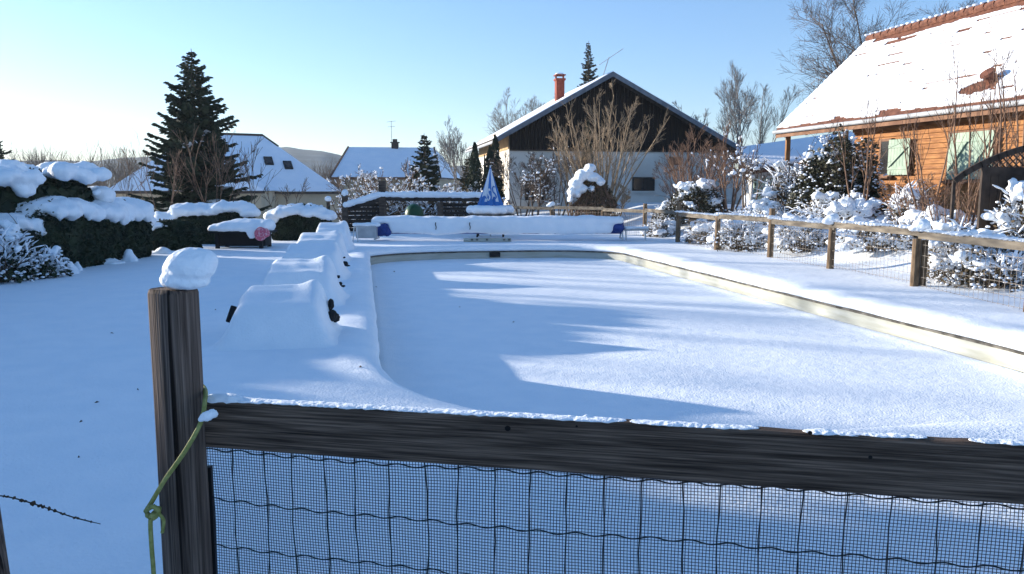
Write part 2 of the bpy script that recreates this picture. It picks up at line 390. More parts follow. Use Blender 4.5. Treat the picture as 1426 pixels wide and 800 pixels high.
def spruce(seed, base, h, wid, label, name='spruce_tree', snow=0, m='needles', dens=1.0, power=0.85, nl=0.22, group=None, gaps=0.0, wscale=1.0):
    rng = random.Random(seed); base = Vector(base); t = thing(name, base, label, 'tree', group)
    tr = MB(); tr.tube([base-Vector((0,0,.2)), base+Vector((0.02,0,h*0.5)), base+Vector((0,0,h))], [h*0.02, h*0.011, 0.012], 6); obj('trunk', tr, 'bark', t)
    crown = MB(); br = MB(); el = []
    nw = int(h*6.5*dens)
    for wI in range(nw):
        f = wI/nw; z0_ = h*(0.06+0.93*f)
        L0 = wid*0.5*(1-f)**power*(0.86+0.28*math.sin(wI*1.9+seed))+0.10
        nb = max(6, int((9-3*f)*1.25)); ph = rng.random()*6.28
        for b in range(nb):
            if rng.random() < gaps: continue
            z = z0_+rng.uniform(-.16, .16)*(1-f*.7); an = ph+6.283*b/nb+rng.uniform(-.25, .25); L = L0*rng.uniform(0.5, 1.15)*(1.25 if rng.random() < .06 else 1); rise = 0.35*f-0.12+rng.uniform(-.08, .1)
            dv = Vector((math.cos(an), math.sin(an), 0)); side = Vector((-dv.y, dv.x, 0))
            pts = [base+Vector((0,0,z))+dv*L*u+Vector((0,0,L*(rise*u-0.20*u*(1-u)+0.10*u*u*u))) for u in (0, .3, .6, .85, 1.0)]
            br.tube(pts, [.02, .015, .01, .006, .003], 3, cap=False)
            ns = max(5, int(L/0.085))
            for k in range(ns):
                u = 0.18+0.82*k/ns; i = min(3, int(u*4)); q = pts[i].lerp(pts[i+1], u*4-i)
                tl = min(nl*1.9, L*0.42)*(1.12-0.75*u)*rng.uniform(.6, 1.2)+0.05
                for sg in (-1, 1):
                    dd = (dv*rng.uniform(0.5, 0.9)+side*sg*rng.uniform(0.5, 0.95)+Vector((0,0,rng.uniform(-.35, .12)))).normalized()
                    e = q+dd*tl; wv = (side*dd.dot(dv)-dv*dd.dot(side)*sg*sg).normalized()*tl*0.19
                    up = Vector((0,0,tl*0.19))
                    mI = q.lerp(e, 0.5)
                    crown.add([q, mI+wv, e, mI-wv], [(0,1,2,3)]); crown.add([q, mI+up, e, mI-up], [(0,1,2,3)])
                    if rng.random() < .5:
                        e2 = mI+(dd+Vector((rng.uniform(-.6,.6), rng.uniform(-.6,.6), rng.uniform(-.7,.2)))).normalized()*tl*0.5; m2 = mI.lerp(e2, .5)
                        crown.add([mI, m2+up*.6, e2, m2-up*.6], [(0,1,2,3)])
            # the spiky tip shoot
            crown.add([pts[2], pts[3]+side*0.045, pts[4]+dv*0.06, pts[3]-side*0.045], [(0,1,2,3)])
            if snow and rng.random() < snow: 
                u = rng.uniform(.45, .95); i = min(3, int(u*4)); q = pts[i].lerp(pts[i+1], u*4-i); s = L*rng.uniform(.1, .2)*wscale
                el.append((q+Vector((0,0,s*.2)), (s*1.4, s*1.4, s*.45)))
    obj('crown', crown, m, t); obj('branches', br, 'bark', t)
    if el: obj('snow', blob(el, 0.05 if wid < 3 else 0.06, .02, 6, 2, seed), 'snow_far', t, smooth=True)
    return t

def hedge_block(seed, path, wd, h, label, snow_t=0.25, name='hedge', leafn=9000, leaf=0.10, m='hedge_leaf', hvar=0.12, overhang=0.06, voxel=0.07, cat='hedge', z0=None, group=None, cover=1.0, drape=0.0, boxy=0.8):
    """clipped evergreen hedge along a path, with a cushion of snow on top"""
    rng = np.random.default_rng(seed); pr = random.Random(seed)
    path = [Vector(p) for p in path]; seg = [(path[i+1]-path[i]).length for i in range(len(path)-1)]; Lt = sum(seg)
    def pos(t):
        x = t*Lt
        for i, l in enumerate(seg):
            if x <= l or i == len(seg)-1:
                d = (path[i+1]-path[i]).normalized(); return path[i]+d*min(x, l), d
            x -= l
    hs = h if callable(h) else (lambda t: h)
    c = path[0].lerp(path[-1], .5); base = Vector((c.x, c.y, gz(c.x, c.y)))
    t = thing(name, base, label, cat, group)
    # body: an uneven inner core plus leaf clumps all over its skin
    core = MB(); K = max(6, int(Lt/0.35)); rgs = []
    ph = seed*1.3
    for i in range(K+1):
        u = i/K; p, d = pos(u); sd = Vector((-d.y, d.x, 0)); g = gz(p.x, p.y)-.1; hh = hs(u)*(1+hvar*noise.noise(Vector((u*Lt*0.9, ph, 0)))+hvar*.5*noise.noise(Vector((u*Lt*2.3, ph, 7))))
        e = min(1.0, .25+4*min(u, 1-u)*Lt/ max(wd, .01)/2)
        prof_ = [(-.5, 0), (-.54, .45), (-.50, .85), (-.3, .98), (0, 1.0), (.3, .98), (.5, .85), (.54, .45), (.5, 0)]
        rg = [];
        for (a, b) in prof_:
            nz = 1+.10*noise.noise(Vector((p.x*2+a*3, p.y*2, b*3+ph)))
            rg.append(Vector((p.x, p.y, g))+sd*a*wd*nz*(.55+.45*e)*.92+Vector((0,0,b*hh*(.75+.25*e)*.97)))
        rgs.append((rg, p, d, sd, g, hh, e))
    for rg, *_ in rgs: core.v.extend([tuple(q) for q in rg])
    m9 = 9
    for i in range(K):
        for k in range(8): core.f.append((i*m9+k, i*m9+k+1, (i+1)*m9+k+1, (i+1)*m9+k))
    core.f.append(tuple(range(9))); core.f.append(tuple(K*m9+k for k in range(9))[::-1])
    body = obj('branches', core, m, t)
    P = []
    cv = np.array(core.v).reshape(K+1, 9, 3)
    i0 = rng.integers(0, K, leafn); k0 = rng.integers(0, 8, leafn); a = rng.random((leafn, 1)); b = rng.random((leafn, 1))
    q = cv[i0, k0]*(1-a)*(1-b)+cv[i0+1, k0]*a*(1-b)+cv[i0, k0+1]*(1-a)*b+cv[i0+1, k0+1]*a*b
    cen = cv.mean(axis=1)[i0]; dn = q-cen; dn /= np.linalg.norm(dn, axis=1)[:, None]+1e-6
    q = q+dn*rng.uniform(-.02, .09, (leafn, 1))
    for e_i, sg in ((0, -1), (K, 1)):
        ne = leafn//12; ww = rng.dirichlet(np.ones(9), ne); qq = np.einsum('nk,kc->nc', ww, cv[e_i])*.5+.5*cv[e_i][rng.integers(0, 9, ne)]
        dd = rgs[e_i][2]; qq = qq+np.array([dd.x, dd.y, 0])*sg*rng.uniform(0, .08, (ne, 1)); q = np.concatenate([q, qq])
    if snow_t:
        k = rng.random(len(q)) < .05; q2 = q[k].copy(); z0_ = np.array([gz(a_[0], a_[1]) for a_ in q2.tolist()]); hi = (q2[:, 2]-z0_) > .72*np.array([hs(.5)]*len(q2)); q2 = q2[hi]
        q2[:, 2] += rng.uniform(0, snow_t*.95, len(q2)); q2[:, :2] += rng.normal(0, .05, (len(q2), 2)); q = np.concatenate([q, q2])
    obj('foliage', leaves(rng, q, leaf, 0.9), m, t)
    if snow_t:
        el = []
        n = max(5, int(Lt/ (wd*0.28))) if wd <= 1.5 else int(Lt/.36)
        for i in range(n+1):
            u = i/n
            if pr.random() > cover: continue
            j = min(K, int(u*K)); rg, p, d, sd, g, hh, e = rgs[j]; p, d = pos(u)
            top = g+.0+hh*(.75+.25*e)*.98
            st_ = snow_t*(1+.35*noise.noise(Vector((u*Lt*1.7, ph+4, 0))))
            ww = wd*(.55+.45*e)*(.5+overhang)
            if wd > 1.5:
                for la in np.linspace(-.5, .5, 7):
                    for _ in range(2):
                        if pr.random() > cover: continue
                        r_ = pr.uniform(.11, .24)
                        el.append((Vector((p.x, p.y, top+r_*.35*st_/.3+pr.uniform(-.10, .06)-.25*abs(la)**2))+sd*(la*ww*2.0+pr.uniform(-.1, .1))+d*pr.uniform(-.25, .25), (r_*1.2, r_*1.2, r_*.85)))
                for _ in range(2):
                    r_ = pr.uniform(.06, .17); el.append((Vector((p.x, p.y, top-pr.uniform(.1, .95)))+sd*ww*pr.choice((-1, 1, 1))*pr.uniform(.93, 1.06)+d*pr.uniform(-.3, .3), (r_*1.3, r_*1.3, r_)))
                continue
            el.append((Vector((p.x, p.y, top+st_*.28))+sd*pr.uniform(-.04, .04), (wd*.34, ww*1.05 if abs(sd.y) > .5 else wd*.34, st_*.75)) if abs(sd.y) > .5 else (Vector((p.x, p.y, top+st_*.28)), (ww*1.05, wd*.34, st_*.75)))
            for sg in (-1, 1):
                r_ = st_*pr.uniform(.55, .85)
                el.append((Vector((p.x, p.y, top+st_*.15-drape*pr.random()))+sd*sg*ww*pr.uniform(.68, .95), (r_*1.25, r_*1.25, r_*.8)))
                if drape and pr.random() < .6:
                    el.append((Vector((p.x, p.y, top-drape*pr.uniform(.5, 1.6)))+sd*sg*ww*pr.uniform(.92, 1.02), (r_*.7, r_*.7, r_*.75)))
        obj('snow_cap', blob(el, voxel, .05, 5.0, 3, seed), 'snow', t, smooth=True)
    return t

def snow_bush(seed, c, rad, h, label, name='shrub', m='brown_leaf', leafn=2500, leaf=.09, clumps=22, cr=.16, twigs=26, bark='bark', voxel=.05, group=None, cat='shrub', top=True, spread=1.0, tw=1.15, low=.1, base_snow=False, frost=1000, fsize=.027, twig_snow=True):
    """a loose shrub: twigs fanning out from the root, leaf clumps between, lumps of snow lying on them"""
    pr = random.Random(seed); rng = np.random.default_rng(seed); c = Vector(c)
    t = thing(name, c, label, cat, group)
    br = MB(); tips = []; tsn = MB()
    def lay(ps, k):
        q = [ps[0], ps[0].lerp(ps[-1], .5) if len(ps) == 2 else ps[1], ps[-1]]
        s_ = fsize*k*pr.uniform(.45, 1.0); o_ = Vector((0, 0, s_*.55))
        tsn.tube([q[0]+o_, q[0].lerp(q[1], .55)+o_, q[1]+o_*1.2, q[1].lerp(q[2], .55)+o_, q[2]+o_*.6], [s_*.4, s_*pr.uniform(.7, 1.2), s_*pr.uniform(.6, 1.2), s_*pr.uniform(.5, 1.1), s_*.3], 5)
    for i in range(int(twigs*1.5)):
        an = pr.random()*6.283; rr = math.sqrt(pr.random())*rad*spread
        e = c+Vector((math.cos(an)*rr, math.sin(an)*rr, h*tw*pr.uniform(.45, 1.0)*(1-.45*(rr/rad)**2)))
        b0 = c+Vector((math.cos(an)*rr*.15, math.sin(an)*rr*.15, -.1)); mid = b0.lerp(e, .5)+Vector((pr.uniform(-.1,.1)*rad, pr.uniform(-.1,.1)*rad, h*.10))
        br.tube([b0, mid, e], [.016, .010, .004], 4, cap=False); tips += [mid, e, b0.lerp(e, .75)]
        if frost and twig_snow: lay([mid, mid.lerp(e, .5), e], 1.0)
        for k in range(6):
            s0 = b0.lerp(mid, pr.uniform(.5, 1)) if k < 2 else mid.lerp(e, pr.random()); d = (e-b0).normalized(); d2 = (d+rnd_perp(pr, d)*1.0).normalized()
            e2 = s0+d2*h*pr.uniform(.15, .38); br.tube([s0, s0.lerp(e2, .5)+Vector((0,0,.02)), e2], [.008, .006, .003], 3, cap=False); tips.append(s0.lerp(e2, .6))
            if frost and twig_snow and pr.random() < .75: lay([s0, s0.lerp(e2, .5)+Vector((0,0,.02)), e2], .8)
    if tsn.v: obj('twig_snow', tsn, 'snow_far', t, smooth=True)
    obj('branches', br, bark, t)
    if leafn:
        a = rng.normal(size=(leafn, 3)); a /= np.linalg.norm(a, axis=1)[:, None]; a[:, 2] = np.abs(a[:, 2])
        rr = rng.uniform(.35, 1.0, (leafn, 1))**.6
        P = a*rr*np.array([[rad, rad, h]])*.95
        k = np.array([1+.35*noise.noise(Vector((p[0]*2.2/rad, p[1]*2.2/rad, p[2]*2.2/h+seed))) for p in P.tolist()])[:, None]
        P = P*k
        keep = np.array([noise.noise(Vector((p[0]*3.5/rad, p[1]*3.5/rad, p[2]*3.5/h+seed*2))) > -.25 for p in P.tolist()])
        P = P[keep]+np.array([c.x, c.y, c.z])
        obj('foliage', leaves(rng, P, leaf), m, t)
    if frost:
        n = int(frost*.55); a = rng.normal(size=(n, 3)); a /= np.linalg.norm(a, axis=1)[:, None]; a[:, 2] = np.abs(a[:, 2])
        P = a*(rng.uniform(.55, 1.06, (n, 1)))*np.array([[rad, rad, h]]); P[:, 2] = np.maximum(P[:, 2], .02)
        keep = np.array([noise.noise(Vector((p[0]*4/rad, p[1]*4/rad, p[2]*4/h+seed*3))) > -.12 for p in P.tolist()]); P = P[keep]
        V, Fc = ico(1); sm = MB()
        for p in P.tolist():
            s_ = fsize*pr.uniform(.4, 1.25)
            sm.add([(c.x+p[0]+q.x*s_*1.3, c.y+p[1]+q.y*s_*1.2, c.z+p[2]+q.z*s_*.7) for q in V], Fc)
        obj('frost', sm, 'snow_far', t, smooth=True)
    if clumps:
        el = []
        for i in range(int(clumps*.6)):
            an = pr.random()*6.283; zz = low+(1-low)*pr.random()**.6; rr = rad*math.sqrt(max(0, 1-zz*zz*.85))*pr.uniform(.45, 1.0)
            s = cr*pr.uniform(.5, 1.3); q = c+Vector((math.cos(an)*rr, math.sin(an)*rr, h*zz))
            for _ in range(7):
                s2 = s*pr.uniform(.22, .66); el.append((q+Vector((pr.uniform(-1,1)*s*1.1, pr.uniform(-1,1)*s*1.1, pr.uniform(-.7,.4)*s)), (s2*1.25, s2*1.15, s2*.8)))
        obj('snow', blob(el, voxel*.85, cr*.18, 9, 2, seed), 'snow', t, smooth=True)
    return t
G = lambda x, y: Vector((x, y, gz(x, y)))
def base_at(u, Y): x = lx(u, Y); return G(x, Y)

# ------------------------------------------------------------------ near fence
PD = 2.15
pc = at(241, 402, PD); px_, py_ = pc.x, pc.y
fence = thing('wire_fence', (px_, py_, 0), 'weathered dark timber and wire fence across the foreground, snow ball on its post', 'fence')
mb = MB(); prof_ = []
hw = .0535
for k in range(24):
    an = 2*math.pi*k/24; c_, s_ = math.cos(an), math.sin(an); e = .42
    prof_.append((math.copysign(abs(c_)**e, c_)*hw, math.copysign(abs(s_)**e, s_)*hw))
ra = R(-24); zs = [-.2, .2, .5, .8, 1.0, 1.15, pc.z-.012, pc.z]
for i, z in enumerate(zs):
    k = .94 if i == len(zs)-1 else 1.0
    for (a, b) in prof_:
        x = a*math.cos(ra)-b*math.sin(ra); y = a*math.sin(ra)+b*math.cos(ra)
        j = 1+.02*noise.noise(Vector((a*20, b*20, z*1.5)))
        mb.v.append((px_+x*k*j, py_+y*k*j, z+(0.006*noise.noise(Vector((a*30, b*30, 0))) if i == 7 else 0)))
for i in range(7):
    for k in range(24): mb.f.append((i*24+k, i*24+(k+1) % 24, (i+1)*24+(k+1) % 24, (i+1)*24+k))
mb.f.append(tuple(7*24+k for k in range(24)))
npost = obj('post', mb, 'old_wood', fence)
for p in npost.data.polygons: p.use_smooth = len(p.vertices) == 4
# the snow ball on top
c = at(262, 372, PD-.01)
el = [(c+Vector((.008, 0, .004)), (.072, .068, .050)), (c+Vector((.03, 0, .016)), (.052, .055, .038)), (c+Vector((-.03, 0, -.035)), (.048, .055, .03)), (c+Vector((-.04, .0, -.005)), (.03, .04, .03)), (c+Vector((-.0, 0, -.04)), (.06, .055, .022))]
obj('snow_cap', blob(el, .005, .0045, 9, 5, 3), 'snow', npost, smooth=True)
# rail: a bevelled plank with slightly uneven edges
r0 = at(287, 588, 2.19); r1 = at(1426, 659, 1.715); rd = (r1-r0); r1 = r0+rd*1.25; rd.normalize()
rail_h = .140; rail_t = .042
rn = Vector((rd.y, -rd.x, 0)).normalized(); ru = rn.cross(rd).normalized()
if ru.z < 0: ru = -ru
M['rail_wood'].node_tree.nodes['axes'].inputs['Rotation'].default_value = Matrix((rd, -rn, ru)).to_euler()
mb = MB(); K = 120
L = (r1-r0).length
for i in range(K+1):
    p = r0+rd*L*i/K; o_ = len(mb.v)
    tw = .0035*noise.noise(Vector((i*.21, 0, 0))); tb = .002*noise.noise(Vector((i*.1, 5, 0)))
    h2 = rail_h/2; t2 = rail_t/2; b_ = .006
    for (a, b) in ((-t2, -h2+b_+tb), (-t2, h2-b_+tw), (-t2+b_, h2+tw), (t2-b_, h2+tw), (t2, h2-b_), (t2, -h2+b_), (t2-b_, -h2+tb), (-t2+b_, -h2+tb)):
        mb.v.append(tuple(p-rn*a*-1+ru*b))
    if i:
        for k in range(8): mb.f.append((o_-8+k, o_-8+(k+1) % 8, o_+(k+1) % 8, o_+k))
mb.f.append(tuple(range(8))); mb.f.append(tuple(len(mb.v)-8+k for k in range(8)))
rail = obj('rail', mb, 'rail_wood', fence)
# which side faces the camera
front = rn if (rn.dot(-r0) > 0) else -rn
mb = MB()
for (u, v, r_) in ((707, 597, .0075), (803, 594, .003), (1212, 637, .006), (1128, 603, .005)):
    Yg = None
    for k in range(400):
        Y = 1.5+k*.002; p = at(u, v, Y)
        if (p-r0).dot(front) < rail_t/2+.0008: Yg = Y; break
    if Yg is None: continue
    p = at(u, v, Yg); V, Fc = ico(2)
    mb.add([p+rd*q.x*r_*1.1+ru*q.z*r_+front*q.y*.0015 for q in V], Fc)
obj('knot', mb, 'knot', rail, smooth=True)
# crest of snow along the rail
el = []; pr = random.Random(5); x = 0.0
while x < L:
    u = x/L; k = max(0.0, 1-u*1.15)
    hh = .003+.005*k+.003*noise.noise(Vector((x*6, 1, 0)))+.003*noise.noise(Vector((x*31, 4, 0)))+(.014 if .012 < u < .035 else 0)
    if u > .45: hh *= max(0.0, .75+1.3*noise.noise(Vector((x*8, 7, 0))))
    if hh > .003: el.append((r0+rd*x+ru*(rail_h/2+.0005)+rn*pr.uniform(-.003, .003), (.030, rail_t*.5, hh*.75)))
    if pr.random() < .02: el.append((r0+rd*x+ru*(rail_h/2+max(0, hh)*.9)+rn*pr.uniform(-.016, .016), (pr.uniform(.004, .010), .005, pr.uniform(.002, .005))))
    x += .009
obj('snow_cap', blob(el, .004, .0016, 70, 4, 11), 'snow', rail, smooth=True)
# stake behind the post, welded wire and the fine net
mb = MB(); p = at(291, 650, 2.24); mb.box((p.x, p.y, p.z/2), (.016, .016, p.z)); obj('stake', mb, 'dark', fence)
wz = MB(); net = MB()
def fp(x, z, off=0.0):  # a point on the hanging sheet of the fence
    return Vector((r0.x, r0.y, 0))+Vector((rd.x, rd.y, 0)).normalized()*x-front*(.03+off+.010*math.sin(x*3+z*4)+.004*math.sin(x*9-z*7))+Vector((0, 0, z))
slope = rd.z/Vector((rd.x, rd.y, 0)).length
ztop = lambda x: r0.z+slope*x-rail_h/2
rg = random.Random(8); x = .06; LX = L
while x < LX:
    k = rg.uniform(-.01, .01)
    pts = [fp(x+k*math.sin(z*.07), ztop(x)+.02-z*.01) + Vector((0.0018*math.sin(z*.35+x*7), 0, 0)) for z in range(0, 92, 6)]
    wz.tube(pts, .0019, 4); x += .0985
for dz in (.025, .180, .325, .470, .620, .770):
    pts = []
    for i in range(int(LX/.012)):
        xx = -.045+i*.012; ph = (xx-.06)/.0985
        pts.append(fp(xx, ztop(xx)-dz+.004*math.sin(2*math.pi*ph)+.003*noise.noise(Vector((xx*7, dz*9, 0))), .002))
    wz.tube(pts, .0021, 4)
obj('wire_mesh', wz, 'wire', fence)
pitch = .0086; nx = int(LX/pitch)
for i in range(nx):
    xx = -.04+i*pitch
    net.tube([fp(xx+.004*noise.noise(Vector((xx*3, z*.06, 2))), ztop(xx)+.01-z*.01, .012) for z in range(0, 96, 8)], .00108, 3, cap=False)
for j in range(int(.93/pitch)):
    net.tube([fp(xx, ztop(xx)+.01-j*pitch+.003*noise.noise(Vector((xx*2.5, j*.05, 6))), .012) for xx in np.linspace(-.045, LX, 70)], .00108, 3, cap=False)
obj('netting', net, 'net', fence)
# cord tied round the post
rope = thing('rope', at(283, 545, 2.05), 'yellow green cord tied round the near fence post with a loose end hanging', 'rope')
mb = MB()
def spline(pts, k=10):
    out = []
    for i in range(len(pts)-1):
        p0 = pts[max(i-1, 0)]; p1 = pts[i]; p2 = pts[i+1]; p3 = pts[min(i+2, len(pts)-1)]
        for j in range(k):
            t = j/k; out.append(0.5*((2*p1)+(p2-p0)*t+(2*p0-5*p1+4*p2-p3)*t*t+(3*p1-p0-3*p2+p3)*t**3))
    return out+[pts[-1]]
P = spline([at(262, 530, 2.3), at(284, 540, 2.2), at(285, 562, 2.10), at(279, 590, 2.065), at(258, 628, 2.05), at(230, 668, 2.05), at(211, 700, 2.07), at(204, 712, 2.10), at(210, 718, 2.11), at(221, 708, 2.07), at(219, 716, 2.05), at(210, 722, 2.05), at(211, 760, 2.06), at(214, 800, 2.06), at(217, 880, 2.06)])
mb.tube(P, .0064, 8)
mb.tube(spline([at(214, 704, 2.06), at(222, 716, 2.04), at(228, 726, 2.04), at(226, 742, 2.05)]), .0048, 6)
mb.tube(spline([at(203, 712, 2.07), at(212, 706, 2.04), at(221, 712, 2.045), at(214, 722, 2.055), at(205, 718, 2.08)]), .0066, 7)
obj('cord', mb, 'rope', rope, smooth=True)
obj('snow_lump', blob([(at(287, 580, 2.06), (.017, .014, .014)), (at(297, 576, 2.065), (.013, .013, .013)), (at(280, 584, 2.06), (.009, .009, .007))], .004, .004, 60, 2, 2), 'snow', rope, smooth=True)
# leaning post at the very left edge
p0 = at(-12, 860, 2.05); p1 = at(-70, 470, 2.12)
t = thing('gate_post', (p0.x, p0.y, 0), 'dark leaning post cut off by the bottom left corner', 'post')
mb = MB(); dz = p1-p0; mb.tube([p0-dz*.9, p0, p1], [.06, .06, .058], 10); obj('post', mb, 'old_wood', t, smooth=True)
c = p1; obj('snow_cap', blob([(c+Vector((.02, 0, .05)), (.11, .07, .06)), (c+Vector((.045, 0, .07)), (.075, .06, .05))], .008, .006, 20, 4, 9), 'snow', t, smooth=True)
# bramble twig sticking out of the snow
tw0 = at(8, 692, 2.4); t = thing('twig', tw0, 'thin bramble twig with shrivelled leaves over the snow at left', 'twig')
P = spline([at(-30, 690, 2.4), at(10, 692, 2.45), at(60, 706, 2.55), at(100, 720, 2.6), at(140, 730, 2.65)]); mb = MB(); mb.tube(P, [.0022]*(len(P)-4)+[.0015]*4, 4); obj('stem', mb, 'dark', t)
mb = MB(); pr = random.Random(4); V, Fc = ico(1)
for k in range(17):
    q = P[min(len(P)-1, 9+int(k*1.7))]; s = pr.uniform(.004, .011)*(1.25-k*.04); ax = [pr.uniform(.5, 1.2) for _ in range(3)]
    mb.add([(q.x+a.x*s*ax[0], q.y+a.y*s*ax[1], q.z+pr.uniform(-.001, .001)+a.z*s*ax[2]*.8+pr.uniform(-.002,.002)) for a in V], Fc)
obj('leaf', mb, 'leaf', t)
# dead leaves on the snow
k = 0
for (u, v, z, s) in ((135, 563, 0, .02), (225, 487, 0, .03), (192, 545, 0, .016), (156, 466, 0, .02), (300, 433, 0, .02), (110, 640, 0, .012), (113, 590, 0, .012), (549, 379, -.4, .05), (524, 401, -.4, .05), (640, 429, -.4, .02), (502, 513, 0, .025), (715, 450, -.4, .02)):
    y = at(u, v, 10); kk = (z-H)/(y.z-H); p = Vector((y.x*kk, y.y*kk, z+.012))
    a = R(k*67); mb = MB(); X = Vector((math.cos(a), math.sin(a), .2)); Yv = Vector((-math.sin(a), math.cos(a), .1))
    mb.add([p-X*s, p-X*s*.2+Yv*s*.5+Vector((0,0,.004)), p+X*s, p+X*s*.1-Yv*s*.5, p+Vector((0,0,.012))], [(0,4,1),(1,4,2),(2,4,3),(3,4,0)])
    o = obj('dead_leaf', mb, 'leaf'); 
    tag(o, 'small dark dead leaf lying on the snow', 'leaf', 'dead leaves scattered on the snow'); k += 1

# ------------------------------------------------------------------ snowed-in loungers beside the pool
def lounger_mesh(seed, wd, h, toe, back=.42):
    """a heap of snow over a folded lounger stack: sloped front, level top with a crest at the back, steep sides"""
    nx_, ny_ = 88, 96; xs = np.linspace(-wd*1.15, wd*1.15, nx_); ys = np.linspace(-toe-.5, back+.6, ny_); Z = np.zeros((ny_, nx_))
    for j, y in enumerate(ys):
        for i, x in enumerate(xs):
            n = .035*noise.noise(Vector((x*2.2, y*2.2, seed)))+.012*noise.noise(Vector((x*7, y*7, seed)))
            f = sst(-toe-.05, -toe*.50, y+n)                       # front slope
            top = f*.82+.18*sst(-toe*.5, -.12, y+n)
            bk = 1-sst(.06, back, y+n*1.5)
            hw_ = wd*(.60-.09*f)+n*1.4
            side = 1-sst(-.06, .13, abs(x)-hw_)
            skirt = 1-sst(-.05, .30, abs(x)-hw_)
            v = h*(.80*top*bk*side+.20*top**.6*bk**.5*skirt)
            v += side*bk*(.045*math.exp(-((y-.02)/.07)**2)*f+.06*math.exp(-((y)/.12)**2-((x-wd*.36)/.10)**2))
            v += .014*noise.noise(Vector((x*4, y*4, seed+3)))*side*f*bk
            Z[j, i] = v
    for _ in range(7):
        Z[1:-1, 1:-1] = (Z[1:-1, 1:-1]*2+Z[:-2, 1:-1]+Z[2:, 1:-1]+Z[1:-1, :-2]+Z[1:-1, 2:])/6
    vs = [(xs[i], ys[j], Z[j, i]-.022) for j in range(ny_) for i in range(nx_)]
    fs = [(j*nx_+i, j*nx_+i+1, (j+1)*nx_+i+1, (j+1)*nx_+i) for j in range(ny_-1) for i in range(nx_-1) if Z[j:j+2, i:i+2].max() > .004]
    return vs, fs
lh = [(393, 8.45, .84, .51, .95, 'nearest snow heap over a stack of sun loungers, dark gap open on its right side'),
      (419, 11.2, .88, .55, .95, 'second nearest snow heap over sun loungers, behind the one with the dark gap'),
      (435, 14.2, .95, .57, 1.0, 'middle snow heap of five over sun loungers beside the pool'),
      (446, 17.5, .96, .59, 1.0, 'second farthest snow heap over sun loungers beside the pool'),
      (463, 20.8, .80, .67, .9, 'farthest snow heap over sun loungers, nearest to the cover roller')]
for i, (u, Y, wd, h, toe, lab) in enumerate(lh):
    c = Vector((lx(u, Y), Y, 0.0)); t = thing('sun_lounger_stack', c, lab, 'sun loungers', 'snowed-in lounger stacks in a row beside the pool')
    vs, fs = lounger_mesh(i*3+1, wd, h, toe)
    th = R(7); cs, sn = math.cos(th), math.sin(th)
    rot = lambda p: (c.x+p[0]*cs-p[1]*sn, c.y+p[0]*sn+p[1]*cs, c.z+p[2])
    obj('snow_cap', ([rot(p) for p in vs], fs), 'snow', t, smooth=True)
    mb = MB(); mb.box(rot((0, -.12, h*.34)), (wd*.84, .5, h*.40), (cs, sn, 0), (-sn, cs, 0)); obj('frame', mb, 'dark', t)
    if i < 3:
        k = .66 if i == 0 else .30
        bl = blob([(rot((wd*.575, -.04, h*.56)), (.035, .06*k, .10*k)), (rot((wd*.60, -.12, h*.38)), (.045, .13*k, .10*k)), (rot((wd*.64, -.02, h*.30)), (.05, .10*k, .09*k))], .012, .025, 9, 1, i); obj('gap_shade', bl, 'dark', t, smooth=True)  # dark lumps standing for the shade inside holes in the snow
    if i == 0:
        mb = MB(); mb.bar(rot((-wd*.70, -.08, h*.26)), rot((-wd*.63, -.05, h*.60)), .03, .07); obj('leg', mb, 'dark', t, bevel=.01)

# ------------------------------------------------------------------ pool cover roller
Y = 24.0; xl = lx(522, Y); xr = lx(868, Y)
t = thing('pool_cover_roller', ((xl+xr)/2, Y, 0), 'long blue rolled pool cover on a stand under thick snow beyond the pool', 'pool cover')
mb = MB(); mb.tube([(xl+.02, Y, .42), (xr-.01, Y, .42)], .22, 20); obj('cover_roll', mb, 'blue', t, smooth=False)
mb = MB(); pr = random.Random(3)   # crumpled loose end of the cover at the left
mb = blob([((xl+.1, Y-.22, .30), (.14, .10, .14)), ((xl+.30, Y-.26, .34), (.2, .08, .20)), ((xl+.40, Y-.26, .26), (.16, .08, .12)), ((xl+.12, Y-.24, .22), (.2, .08, .1)), ((xl+.22, Y-.25, .45), (.07, .06, .09))], .03, .04, 6, 1, 4)
obj('cover_end', mb, 'blue', t)
mb = blob([((xr-.16, Y-.10, .40), (.20, .25, .17))], .03, .01, 6, 1, 5); obj('cover_end', mb, 'blue', t, smooth=True)
el = []; n = 74
for i in range(n+1):
    x = xl+.08+(xr-xl-.24)*i/n; nz = noise.noise(Vector((x*.8, 0, 2)))
    el.append(((x, Y-.02, .60), (.20, .32, .155+.01*nz)))
    lowz = .40+.05*noise.noise(Vector((x*1.1, 3, 0)))
    if xl+.5 < x < xr-.42: el.append(((x, Y-.19, lowz), (.16, .12+.03*nz, .22)))
obj('snow_cap', blob(el, .045, .035, 1.6, 4, 6), 'snow', t, smooth=True)
for sx in (xl+.04, xr-.04):
    mb = MB(); mb.bar((sx, Y-.35, .05), (sx, Y, .42), .04, .05); mb.bar((sx, Y+.35, .05), (sx, Y, .42), .04, .05); mb.bar((sx, Y-.4, .06), (sx, Y+.4, .06), .04, .04); obj('stand', mb, 'white_metal', t)
mb = MB()
for u in (608, 655): 
    x = lx(u-0, Y); mb.tube([(x, Y-.345, .35), (x+.015, Y-.36, .42), (x-.01, Y-.35, .50), (x, Y-.34, .56)], .014, 5)
obj('strap', mb, 'dark', t)
